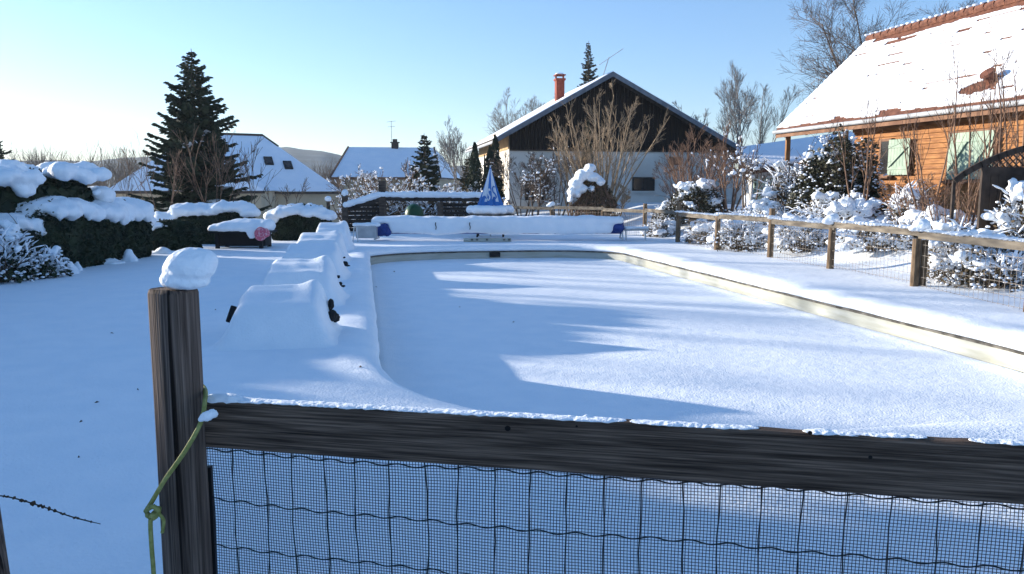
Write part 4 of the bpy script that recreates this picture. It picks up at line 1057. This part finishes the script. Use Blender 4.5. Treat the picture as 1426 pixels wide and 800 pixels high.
# low outbuilding behind the porch
Yb = 32.0; t = thing('shed', base_at(1130, Yb), 'low shed with a snow-covered roof behind the chalet porch', 'shed')
a = at(1040, 240, Yb); b = at(1215, 214, Yb+1.5); bk = Vector((.3, 3.0, 0)); up = Vector((0,0,.95))
mb = MB(); g_ = gz(a.x, Yb)-.2
mb.hexa([Vector((a.x+.3, a.y+.3, g_)), Vector((b.x, b.y+.3, g_)), Vector((b.x, b.y+4, g_)), Vector((a.x+.3, a.y+4, g_)), Vector((a.x+.3, a.y+.3, a.z)), Vector((b.x, b.y+.3, b.z)), Vector((b.x, b.y+4, b.z)), Vector((a.x+.3, a.y+4, a.z))]); obj('wall', mb, 'plaster', t)
mb = MB(); mb.prism([a, b, b+bk+up, a+bk+up], Vector((0,0,-.12))); rf2 = obj('roof', mb, 'tile', t)
mb = MB(); mb.prism([a+Vector((.05,.12,.05)), b+Vector((0,.12,.05)), b+bk+up+Vector((0,-.1,.05)), a+bk+up+Vector((.05,-.1,.05))], Vector((0,0,.16))); obj('snow', mb, 'snow_far', rf2, bevel=.06)
# timber slats stacked under the porch, lit by the sun
t = thing('log_stack', E(1.2, 1.0, gz(9.5, 27)), 'stack of planks with snow between them under the chalet porch', 'wood stack')
pr = random.Random(6)
for k in range(6):
    z = gz(9.5, 27)+.25+k*.25; mb = MB(); mb.bar(E(.5+pr.uniform(-.1, .1), .8, z), E(w0-.1, .8, z+.02), .5, .12); lo = obj('plank', mb, 'beam' if k % 3 != 1 else 'fascia', t)
    if k % 2 == 1: obj('snow', crest(E(.5, .75, z+.07), E(w0-.2, .75, z+.09), .27, .09, k+40, .05), 'snow_far', lo, smooth=True)
# pale green garden bench
p = base_at(1076, 25.5); t = thing('garden_bench', p, 'pale green slatted bench half hidden by shrubs left of the chalet', 'bench')
bz_ = at(1076, 276, 25.5).z; bt = at(1076, 250, 25.5).z; xa, xb = lx(1050, 25.5), lx(1102, 25.5)
mb = MB(); [mb.box(((xa+xb)/2, 25.5-.12*k, bz_), (xb-xa, .09, .04)) for k in range(4)]; obj('seat', mb, 'bench_green', t)
mb = MB(); [mb.box(((xa+xb)/2, 25.6, bz_+.14+.15*k), (xb-xa, .03, .10)) for k in range(4)]; obj('backrest', mb, 'bench_green', t)
for x in (xa+.04, xb-.04):
    mb = MB(); mb.box((x, 25.62, (p.z+bt)/2), (.07, .07, bt-p.z+.1)); obj('leg', mb, 'bench_green', t); mb = MB(); mb.box((x, 25.15, (p.z+bz_)/2+.1), (.07, .07, bz_-p.z+.3)); obj('leg', mb, 'bench_green', t)
obj('snow', crest(Vector((xa, 25.4, bz_+.04)), Vector((xb, 25.4, bz_+.04)), .22, .08, 51, .05), 'snow_far', t, smooth=True)

# arched trellis
Y = 13.6; t = thing('trellis_panel', base_at(1400, Y), 'dark brown trellis panel with an arched lattice top at the right edge', 'trellis')
c0 = at(1330, 252, Y); c1 = at(1470, 200, Y); W2 = c1.x-c0.x+.15
NA = 26; top_ = []
for k in range(NA+1):
    f = k/NA; x = c0.x+2*W2*f; z = c0.z+(c1.z-c0.z)*math.sin(math.pi*f)**.8; top_.append(Vector((x, Y, z)))
fr = MB()
for k in range(NA): fr.bar(top_[k]-(top_[k+1]-top_[k])*.06, top_[k+1]+(top_[k+1]-top_[k])*.06, .05, .10)
gzb = gz(c0.x+W2, Y); X1 = lx(1366, Y); hb = at(1400, 238, Y).z
fr.bar((X1, Y, gzb-.2), (X1, Y, c0.z+(c1.z-c0.z)*math.sin(math.pi*(X1-c0.x)/(2*W2))**.8), .06, .07, (1,0,0)); fr.bar((c0.x, Y+.03, gzb-.2), (c0.x, Y+.03, c0.z), .045, .05, (1,0,0)); fr.bar((c0.x+2*W2, Y, gzb-.2), (c0.x+2*W2, Y, c0.z), .06, .07, (1,0,0))
fr.bar((X1, Y, hb), (c0.x+2*W2, Y, hb), .05, .12); obj('frame', fr, 'lattice', t)
def topz(x):
    f = min(1, max(0, (x-c0.x)/(2*W2))); return c0.z+(c1.z-c0.z)*math.sin(math.pi*f)**.8
la = MB(); s_ = -1.2
while s_ < 2*W2+.2:
    for sg in (1, -1):
        prev_ = None
        for k in range(60):
            z = hb-.05+k*.012; x = c0.x+s_+sg*(z-c0.z)*1.0+(.0 if sg > 0 else 1.0)
            if x < X1 or x > c0.x+2*W2 or z > topz(x): 
                if prev_ is not None: la.bar(st_, prev_, .012, .034, (0,1,0)); prev_ = None
                continue
            q = Vector((x, Y+.008*sg, z))
            if prev_ is None: st_ = q
            prev_ = q
        if prev_ is not None and (prev_-st_).length > .03: la.bar(st_, prev_, .012, .034, (0,1,0))
    s_ += .115
obj('lattice', la, 'lattice', t)
mb = MB(); WP = c0.x+2*W2-X1; n = int(WP/.13)
for k in range(n): mb.box((X1+WP*(k+.5)/n, Y+.01, (gzb+hb-.06)/2), (WP/n-.006, .02, hb-.06-gzb))
obj('panel', mb, 'lattice', t)

# ------------------------------------------------------------------ left houses, far
def quad_slab(pts, th): 
    mb = MB(); mb.prism(pts, Vector((0,0,-th))); return mb
hz = -1.6
hL = thing('house', Vector((lx(330, 57), 57, hz)), 'low house with a snowy hipped roof and two skylights behind the spruce', 'house')
eL = at(300, 268, 54); eR = at(477, 266, 58); rR = at(366, 189, 61); rL = at(270, 186, 60); eBR = eR+Vector((-2.5, 11, 0)); eBL = eL+Vector((-4, 11, 0))
mb = MB(); ins = Vector((0,0,0))
cc = (eL+eR+eBR+eBL)/4
fl = [(p+(cc-p)*.06) for p in (eL, eR, eBR, eBL)]
mb.hexa([Vector((p.x, p.y, hz-.2)) for p in fl]+[Vector((p.x, p.y, min(eL.z, eR.z)+.05)) for p in fl]); obj('wall', mb, 'beige_wall', hL)
eL.z = eR.z = eBR.z = eBL.z = (eL.z+eR.z)/2
mb = MB(); mb.add([eL, eR, eBR, eBL, rR, rL], [(0,1,4,5), (1,2,4), (2,3,5,4), (3,0,5), (0,3,2,1)]); rfm = obj('roof', mb, 'snow_far', hL)
mb = MB(); mb.bar(eL+Vector((0,-.05,-.1)), eR+Vector((0,-.05,-.1)), .1, .16); obj('gutter', mb, 'dark_wood', rfm)
mb = MB(); mb.tube([rL, rR], .12, 8); mb.tube([rR, rR.lerp(eR, .2)], .08, 6); obj('ridge_tile', mb, 'dark_wood', rfm)
fn = (eR-eL).cross(rR-eL).normalized()
if fn.z < 0: fn = -fn
fdir = (eR-eL).normalized(); fup = fn.cross(fdir)
def onroof(u, v):
    o = Vector((0,0,H)); dd = at(u, v, 10)-o; return o+dd*((eL-o).dot(fn)/dd.dot(fn))
for (u, v) in ((374, 225), (401, 231)):
    q = onroof(u, v); mb = MB()
    mb.box(q+fn*.06, (.60, .95, .10), fdir, fup, fn); s_ = obj('skylight', mb, 'dark', rfm)
    mb = MB(); mb.box(q+fn*.115, (.46, .75, .03), fdir, fup, fn); obj('pane', mb, 'glass', s_)
wA = at(254, 196, 53); wl = at(147, 266, 49); wr2 = at(369, 268, 51); wr2.z = wl.z
wlb = wl+Vector((-1.0, 10, 0)); wrb = wr2+Vector((-1.0, 10, 0)); wAb = wA+Vector((-1.0, 6, 0))
mb = MB(); cc = (wl+wr2+wlb+wrb)/4; fl = [p+(cc-p)*.07 for p in (wl, wr2, wrb, wlb)]
mb.hexa([Vector((p.x, p.y, hz-.2)) for p in fl]+[Vector((p.x, p.y, wl.z-.03)) for p in fl]); obj('wall', mb, 'beige_wall', hL)
mb = MB(); mb.add([wl, wr2, wrb, wlb, wA, wAb], [(0,1,4), (1,2,5,4), (2,3,5), (3,0,4,5), (0,3,2,1)]); rfw = obj('roof', mb, 'snow_far', hL)
mb = MB(); mb.bar(wl+Vector((0,-.04,-.1)), wr2+Vector((0,-.04,-.1)), .1, .16); obj('gutter', mb, 'dark_wood', rfw)

hM = thing('house', Vector((lx(537, 66), 66, hz)), 'far house with a plain snowy saddle roof and small chimney', 'house')
a = at(461, 247, 62); b = at(613, 247, 63); c = at(604, 206, 68); d_ = at(486, 205, 67); b.z = a.z; c.z = d_.z
bk1 = a+Vector((2.0, 11, 0)); bk2 = b+Vector((1.2, 11, 0))
mb = MB(); mb.add([a, b, c, d_, bk2, bk1], [(0,1,2,3), (3,2,4,5), (0,5,4,1), (0,3,5), (1,4,2)]); rfh = obj('roof', mb, 'snow_far', hM)
mb = MB(); i_ = [a+Vector((.9, .5, -.1)), b+Vector((-.5, .5, -.1)), bk2+Vector((-.5, -.5, -.1)), bk1+Vector((.9, -.5, -.1))]
mb.hexa([Vector((p.x, p.y, hz-.2)) for p in i_]+i_); obj('wall', mb, 'beige_wall', hM)
mb = MB(); mb.bar(a+Vector((0,-.05,-.08)), b+Vector((0,-.05,-.08)), .12, .18); mb.bar(a+Vector((-.05,0,-.02)), d_+Vector((-.05,0,-.02)), .12, .2); obj('fascia', mb, 'fascia', rfh)
mb = MB(); mb.bar(b+Vector((.03,0,-.02)), c+Vector((.03,0,-.02)), .12, .2); mb.add([b+Vector((.06,.1,-.1)), bk2+Vector((.06,0,-.1)), c+Vector((.06,0,-.15))], [(0,1,2)]); obj('gable', mb, 'dark_wood', rfh)
q = c.lerp(d_, .46); mb = MB(); mb.box(q+Vector((0,0,.1)), (.55, .5, .5)); chm = obj('chimney', mb, 'dark_wood', rfh); mb = MB(); mb.box(q+Vector((0,0,.40)), (.75, .6, .08)); mb.box(q+Vector((0,0,.56)), (.36, .3, .25)); obj('cap', mb, 'dark_wood', chm)
q = c.lerp(d_, .50); o = MB(); o.tube([q-Vector((0,0,.1)), q+Vector((0,0,2.2))], .018, 5); o.tube([q+Vector((-.4,0,2.1)), q+Vector((.4,0,2.2))], .012, 4); o.tube([q+Vector((-.3,0,1.7)), q+Vector((.3,0,1.75))], .012, 4)
tag(obj('aerial', o, 'dark_wood'), 'thin roof aerial beside the chimney of the far saddle-roofed house', 'aerial')

# ------------------------------------------------------------------ trees and shrubs
spruce(3, base_at(277, 31), at(266, 68, 31).z-gz(lx(277, 31), 31), 4.5, 'tall dark spruce standing in front of the hipped-roof house', snow=.03, nl=.20, dens=1.15, power=.80)
t = spruce(7, base_at(592, 38), at(592, 186, 38).z-gz(lx(592, 38), 38), 2.6, 'small snow-dusted spruce in front of the far saddle roof', snow=.30, nl=.16, dens=1.2, wscale=1.2)
spruce(9, base_at(817, 58), at(818, 57, 58).z-gz(lx(817, 58), 58), 3.0, 'tall slim conifer rising behind the black gabled house', nl=.28, power=.75, m='evergreen', gaps=.12)
spruce(12, base_at(2, 40), at(3, 180, 40).z-gz(lx(2, 40), 40), 2.6, 'dark conifer tip above the tall hedge at the left edge', nl=.2)
spruce(13, base_at(652, 44), at(652, 218, 44).z-gz(lx(652, 44), 44), 1.6, 'short dark conifer left of the broad dark cypress', nl=.2, m='evergreen')
def cypress(seed, b, h, wd, label, lobes=3):
    rng = np.random.default_rng(seed); pr = random.Random(seed); t = thing('cypress', b, label, 'tree')
    P = []
    for l in range(lobes):
        ox = pr.uniform(-.35, .35)*wd if lobes > 1 else 0; hh = h*(1 if l == 0 else pr.uniform(.7, .95)); n = int(9000/lobes)
        z = rng.random(n)**.85; a = rng.random(n)*6.283; prof = np.sin(np.clip(z, 0, 1)**.6*np.pi)**.7*.5+.04*(1-z)
        r_ = wd*(.5 if lobes > 1 else .85)*prof*np.sqrt(rng.uniform(.3, 1, n))*(1+.25*np.sin(a*3+z*22))
        P.append(np.stack([b.x+ox+r_*np.cos(a), b.y+r_*np.sin(a), b.z+.1+z*hh], 1))
    mb = MB(); mb.tube([b-Vector((0,0,.2)), b+Vector((0,0,h*.8))], [.12, .03], 6); obj('trunk', mb, 'bark', t)
    obj('crown', leaves(rng, np.concatenate(P), .15, 2.2, .45), 'needles', t); return t
cypress(2, base_at(675, 36), at(672, 192, 36).z-gz(lx(675, 36), 36), 1.5, 'broad dark cypress at the left corner of the black gabled house', 4)
cypress(3, base_at(817, 36.2), at(818, 172, 36.2).z-gz(lx(817, 36.2), 36.2), .65, 'thin dark cypress column against the black gable', 1)

for i, (u, y, h, st, m_, lab) in enumerate(((728, 34, 3.7, 6, 'bark', 'dark bare shrub at the left corner of the white gabled house'), (776, 34, 3.6, 8, 'bark', 'dark bare shrub between the fruit tree and the vine mound'), (856, 32, 2.0, 6, 'bark_pale', 'low pale bare shrub left of the dark window in the white wall'), (948, 30, 2.3, 7, 'bark_red', 'low reddish bare shrub right of the dark window in the white wall'))):
    bare_tree(140+i, base_at(u, y), h, lab, m_, stems=st, spread=.5, kids=(4, 6), maxl=3, r=.03, ang=(16, 42), up=.08, name='bare_shrub', cat='shrub', group='bare shrubs along the white wall', first=.36, rmin=.00016, snow=6 if i < 2 else 0, snow_r=.08)
snow_bush(150, base_at(1098, 23.2), .75, 1.45, 'snowy shrub screening the porch post of the chalet', m='brown_leaf', clumps=26, cr=.13, voxel=.045, leafn=2400, twigs=30, leaf=.08)
# big multi-stemmed pruned tree before the gable
bare_tree(21, base_at(836, 33.2), 6.4, 'pale sunlit tree fanning many upright stems before the black gable', 'bark_pale', stems=24, spread=.60, kids=(3, 5), maxl=3, r=.042, ang=(14, 36), up=.06, first=.25, start=.28, rmin=.00013, wob=.13)
bare_tree(25, base_at(800, 33.6), 5.0, 'slender pale stems left of the fanning tree before the gable', 'bark_pale', stems=6, spread=.28, kids=(2, 3), maxl=2, r=.04, ang=(12, 28), up=.14, first=.30, start=.35, wob=.13)
# vine-covered stump with snow dome
b = base_at(828, 31.2)
t = thing('vine_stump', b, 'tangled vine mound with a hood of snow before the fanning tree', 'shrub')
rng = np.random.default_rng(4); pr = random.Random(44); mb = MB()
for k in range(150):
    a = pr.random()*6.283; r_ = 1.2*math.sqrt(pr.random()); q = b+Vector((math.cos(a)*r_*.5, math.sin(a)*r_*.5, 2.15*(1-.5*(r_/1.2)**2)+pr.uniform(-.1,.1))); e = b+Vector((math.cos(a)*r_*1.05, math.sin(a)*r_*1.05, pr.uniform(-.1, .5))); mid = q.lerp(e, .5)+Vector((math.cos(a)*.12, math.sin(a)*.12, .1))
    mb.tube([q, mid, e], [.016, .012, .006], 4, cap=False)
obj('branches', mb, 'bark_red', t)
n = 2200; a = rng.random(n)*6.283; z = rng.random(n); r_ = (1.05-.6*z**2)*np.sqrt(rng.random(n)); obj('foliage', leaves(rng, np.stack([b.x+r_*np.cos(a), b.y+r_*np.sin(a), b.z+z*1.9], 1), .12), 'brown_leaf', t)
obj('snow_cap', blob([(at(u, v+1.5, 30.9), (r_*.72, .45, r_*k*.72)) for u, v, r_, k in ((822, 232, .30, .7), (811, 243, .42, .75), (802, 255, .40, .8), (826, 246, .40, .7), (796, 266, .26, 1.0), (836, 252, .24, .9), (812, 262, .24, 1.0), (804, 268, .2, 1.2), (794, 276, .16, 1.2), (818, 238, .3, .8), (806, 249, .3, .9), (824, 262, .16, 1.2))], .04, .05, 5, 2, 3), 'snow', t, smooth=True)
bare_tree(22, base_at(745, 32.5), 3.2, 'small dark fruit tree with snow in its forks left of the vine mound', 'bark', stems=3, spread=.35, kids=(4, 6), maxl=3, r=.06, ang=(30, 60), up=.08, snow=34, snow_r=.09, first=.5, name='fruit_tree')
bare_tree(47, base_at(722, 54), 9.4, 'wide bare tree rising behind the left roof slope of the gabled house', 'bark_grey', kids=(7, 10), maxl=3, r=.07, ang=(20, 46), up=.12, first=.38, stems=5, spread=.40, rmin=.00009, wob=.13, ratio=(.45, .65))
bare_tree(24, base_at(1040, 46), 8.8, 'tall bare tree with upright shoots right of the gabled house', 'bark_grey', kids=(6, 9), maxl=3, r=.06, ang=(14, 38), up=.2, first=.36, stems=6, spread=.40, rmin=.00009, wob=.12, ratio=(.45, .65))
bare_tree(26, base_at(1000, 44), 7.0, 'lower bare tree between the gabled house and the tall upright one', 'bark_grey', kids=(4, 6), maxl=3, r=.07, ang=(20, 45), up=.15, first=.42, stems=3, spread=.35)
bare_tree(27, base_at(1245, 46), 13.2, 'large bare tree spreading behind the snowy chalet roof', 'bark', kids=(9, 12), maxl=3, r=.12, ang=(25, 55), up=.05, first=.46, stems=4, spread=.40, rmin=.00013, wob=.16, ratio=(.45, .68))
bare_tree(28, base_at(1190, 44), 9.0, 'smaller bare tree leaning out left of the chalet roof', 'bark', kids=(5, 7), maxl=3, r=.12, ang=(30, 60), up=.06, first=.5)
bare_tree(29, base_at(640, 60), 7.2, 'grey bare tree left of the dark cypress beyond the timber fence', 'bark_grey', kids=(4, 6), maxl=3, r=.08, ang=(18, 42), up=.15, stems=4, spread=.28, rmin=.00018)
bare_tree(30, base_at(585, 46), 5.0, 'thin bare tree behind the small snow-dusted spruce', 'bark', kids=(4, 6), maxl=2, r=.05, ang=(12, 30), up=.3, stems=4, spread=.25)
# bare shrubs beyond the left hedges
for i, (u, y, h, st, lab) in enumerate(((165, 33, 3.9, 7, 'bare twiggy shrub left of the tall spruce'), (225, 29, 3.6, 7, 'bare twiggy shrub overlapping the left side of the tall spruce'), (300, 29, 4.2, 8, 'bare twiggy shrub in front of the tall spruce'), (345, 30, 3.9, 6, 'bare twiggy shrub overlapping the hipped roof right of the spruce'), (395, 32, 2.4, 5, 'low bare shrub below the two skylights'), (98, 45, 4.8, 5, 'bare tree top showing above the tall left hedge'))):
    bare_tree(60+i, base_at(u, y), h, lab, 'bark_red' if i in (1, 2) else 'bark', stems=max(3, st-3), spread=.42, kids=(3, 5), maxl=2, r=.018, ang=(15, 38), up=.15, name='bare_shrub', cat='shrub', group='bare shrubs beyond the left hedges', first=.42)
# snow-sprinkled shrubs beyond the timber fence
for i, (u, y, h, sn, lab) in enumerate(((505, 36, 3.2, 34, 'dense brown shrub below the left end of the far saddle roof'), (545, 37, 3.5, 42, 'snow-flecked shrub left of the small spruce'), (600, 35, 2.2, 60, 'low shrub thick with snow below the small spruce'), (635, 36, 2.4, 40, 'snow-flecked shrub right of the small spruce'), (485, 33, 1.6, 12, 'dark low shrub above the sloping end of the timber fence'), (700, 34, 1.4, 12, 'low twiggy shrub behind the closed parasol'))):
    bare_tree(70+i, base_at(u, y), h, lab, 'bark_red' if i % 2 else 'bark', stems=8, spread=.55, kids=(5, 7), maxl=2, r=.035, ang=(20, 50), up=.1, snow=sn, snow_r=.10, voxel=.045, name='bare_shrub', cat='shrub', group='snow-flecked shrubs beyond the timber fence', first=.45)
for i, (u, y, rad, h, lab) in enumerate(((520, 32.5, 1.3, 1.5, 'brown leafy bush seen through the open timber fence at left'), (560, 33.5, 1.3, 1.6, 'brown leafy bush behind the green composter'), (640, 33, 1.3, 1.5, 'brown leafy bush behind the right planks of the timber fence'), (600, 33, .9, 1.35, 'brown leafy bush between composter and fence post'))):
    snow_bush(80+i, base_at(u, y), rad, h, lab, leafn=2600, leaf=.12, clumps=22, cr=.10, voxel=.05, group='brown bushes behind the timber fence')
# shrubs right of the gabled house
bare_tree(33, base_at(965, 28), 3.4, 'reddish bare shrub against the white wall right of the window', 'bark_red', stems=11, spread=.5, kids=(4, 7), maxl=2, r=.035, ang=(20, 45), up=.12, name='bare_shrub', cat='shrub', first=.45)
bare_tree(34, base_at(1015, 26), 3.0, 'reddish bare shrub near the right corner of the gabled house', 'bark_red', stems=9, spread=.45, kids=(4, 7), maxl=2, r=.035, ang=(20, 45), up=.12, name='bare_shrub', cat='shrub', first=.45, snow=8, snow_r=.09)
bare_tree(35, base_at(1042, 24.5), 2.4, 'slender dark young tree with snow tufts left of the chalet porch', 'bark', stems=3, spread=.2, kids=(4, 6), maxl=3, r=.04, ang=(25, 50), up=.15, snow=12, snow_r=.11, name='young_tree', first=.42)
snow_bush(90, base_at(968, 26.5), 1.15, 1.35, 'leafy bush heaped with snow before the white wall of the gabled house', m='evergreen', clumps=60, cr=.16, voxel=.05, leafn=5000, twig_snow=False)
snow_bush(91, base_at(935, 27.5), .8, .8, 'low snow-heaped bush left of the larger one by the far rail', clumps=24, cr=.16, voxel=.05)
# dark evergreen by the chalet
snow_bush(92, base_at(1166, 21.3), 1.25, 2.15, 'large dark evergreen bush powdered with snow before the chalet', m='evergreen', clumps=34, cr=.11, voxel=.045, leafn=13000, leaf=.12, twigs=40, low=.25, frost=3200, fsize=.034, twig_snow=False)
# snowed shrubs along the right fence
for i, (u, y, rad, h, cl, cr, lab) in enumerate((
    (985, 22.6, .75, .62, 22, .17, 'snow-buried shrub behind the fence post left of the double rail joint'),
    (1035, 20.2, .85, .72, 30, .18, 'snow-buried shrub with dark twigs below the fence rail mid way'),
    (1060, 22.0, 1.0, .72, 26, .20, 'broad pillow of snow over a shrub above the fence rail'),
    (1118, 18.4, .9, .80, 36, .17, 'frosted shrub filling the fence panel left of the snow-capped post'),
    (1165, 19.8, 1.1, .62, 30, .20, 'wide snow pillow over a shrub before the dark evergreen'),
    (1230, 16.4, .9, .55, 26, .18, 'low frosted shrub in the fence panel left of the double post'),
    (1268, 17.2, .5, .85, 20, .13, 'upright shrub with stacked snow clumps before the orange wall'),
    (1348, 12.9, .75, .95, 40, .13, 'snow-laden shrub with round lumps in front of the dark trellis'),
    (1300, 15.6, .7, .6, 22, .17, 'rounded snowy shrub just behind the double post'),
    (1395, 12.2, .75, .75, 44, .12, 'frosted shrub hanging through the fence at the right edge'),
    (1440, 13.2, .7, 1.15, 28, .12, 'tall snow-lumped shrub cut off by the right edge'),
    (920, 25.9, .6, .55, 18, .15, 'small snowy shrub between the two farthest fence posts'))):
    x = lx(u, y); snow_bush(100+i, G(x, y), rad, h, lab, m='brown_leaf', clumps=cl, cr=cr, voxel=.04, leafn=1300, twigs=30, leaf=.07, group='snowed-in shrubs along the right fence', low=.05)
# saplings before the chalet
for i, (u, y, h, lean, lab) in enumerate(((1395, 15.2, 3.6, -.1, 'thin bare sapling crossing the right end of the chalet roof'), (1352, 15.6, 4.1, -.14, 'tallest thin sapling before the green shutters'), (1295, 16.5, 3.2, -.05, 'thin sapling before the orange wall left of the closed shutters'), (1420, 14.6, 4.2, .06, 'thin sapling by the trellis at the right edge'), (1195, 19.5, 3.3, .05, 'thin sapling rising out of the dark evergreen bush'))):
    bare_tree(120+i, base_at(u, y), h, lab, 'bark_red', stems=4, spread=.22, kids=(3, 5), maxl=2, r=.026, ang=(14, 32), up=.2, name='sapling', group='thin saplings before the chalet', first=.42, start=.3)
for i, (u, y, h, lab) in enumerate(((1330, 15.0, 1.9, 'arching bare bush below the closed shutters'), (1275, 16.8, 1.6, 'arching bare bush before the orange wall boards'))):
    bare_tree(130+i, base_at(u, y), h, lab, 'bark_red', stems=14, spread=.75, kids=(3, 4), maxl=2, r=.016, ang=(15, 40), up=.02, name='bare_shrub', cat='shrub', group='arching bushes before the chalet', first=.4)

# ------------------------------------------------------------------ far wood, unseen shadow-casting trees and hill
rng = random.Random(99); br = MB()
for k in range(95):
    u = rng.uniform(-80, 215) if k < 60 else rng.uniform(440, 640); y = rng.uniform(75, 130); b = base_at(u, y); h = (at(u, 216 if k < 60 else 233, y).z-b.z)*rng.uniform(.7, 1.05)
    for s in range(3): grow(rng, br, b, Vector((rng.uniform(-.2,.2), rng.uniform(-.2,.2), 1)).normalized(), h*rng.uniform(.7, 1), .10, 1, 3, .2, .2, (4, 6), (18, 42), 4)
for k in range(44):  # nearer trees out of view, added to streak the pool with shadow
    b = Vector((rng.uniform(-40, -29), rng.uniform(17, 36), 0)); cc_ = b.x*.39+b.y*.92
    if min(abs(cc_-q) for q in (6.76, 9.14, 11.66, 14.4, 17.3)) < .6: continue  # lanes left clear so sun reaches the lounger heaps
    b.z = gz(b.x, b.y); h = rng.uniform(8.0, 12.5)
    grow(rng, br, b, Vector((rng.uniform(-.12,.12), rng.uniform(-.12,.12), 1)).normalized(), h, .17, 1, 3, .12, .10, (5, 7), (20, 42), 6, (.26, .42))
tag(obj('woodland', br, 'bark'), 'far bare wood in front of the hill at left, plus unseen trees added for shadow streaks', 'wood', kind='stuff')
prof_ = [(-700, 232), (-200, 229), (0, 227), (120, 226), (220, 221), (330, 213), (400, 208), (440, 213), (520, 229), (620, 233), (720, 238), (1000, 238), (1500, 236), (2200, 236)]
def pv_(u):
    for i in range(len(prof_)-1):
        if prof_[i][0] <= u <= prof_[i+1][0]:
            f = (u-prof_[i][0])/(prof_[i+1][0]-prof_[i][0]); f = f*f*(3-2*f); return prof_[i][1]+(prof_[i+1][1]-prof_[i][1])*f
    return 236
vs = []; fs = []; NU = 240; ND = 26
for j in range(ND+1):
    f = j/ND
    for i in range(NU+1):
        u = -690+2880*i/NU; y = 420+480*f; top = at(u, pv_(u), 900).z; x = lx(u, y)
        k = math.sin(min(1, f)*math.pi/2)**1.4
        vs.append((x, y, -3+(top+3)*k+3.0*noise.noise(Vector((x*.02, y*.02, 0)))*k+1.5*noise.noise(Vector((x*.15, y*.15, 3)))*k))
for j in range(ND):
    for i in range(NU): k = j*(NU+1)+i; fs.append((k, k+1, k+NU+2, k+NU+1))
tag(obj('hill', (vs, fs), 'hill', smooth=True), None, None, kind='structure')
# ------------------------------------------------------------------ haze
HAZE = 0.0003
if HAZE:
    m = bpy.data.materials.new('air'); m.use_nodes = True; t = m.node_tree; t.nodes.remove(t.nodes['Principled BSDF'])
    pv = t.nodes.new('ShaderNodeVolumePrincipled'); pv.inputs['Color'].default_value = (.72, .85, .98, 1); pv.inputs['Density'].default_value = HAZE; pv.inputs['Anisotropy'].default_value = .25
    t.links.new(pv.outputs[0], t.nodes['Material Output'].inputs['Volume'])
    mb = MB(); mb.box((0, 400, 27), (3400, 1300, 64)); o = obj('haze', mb, m); tag(o, None, None, kind='stuff')
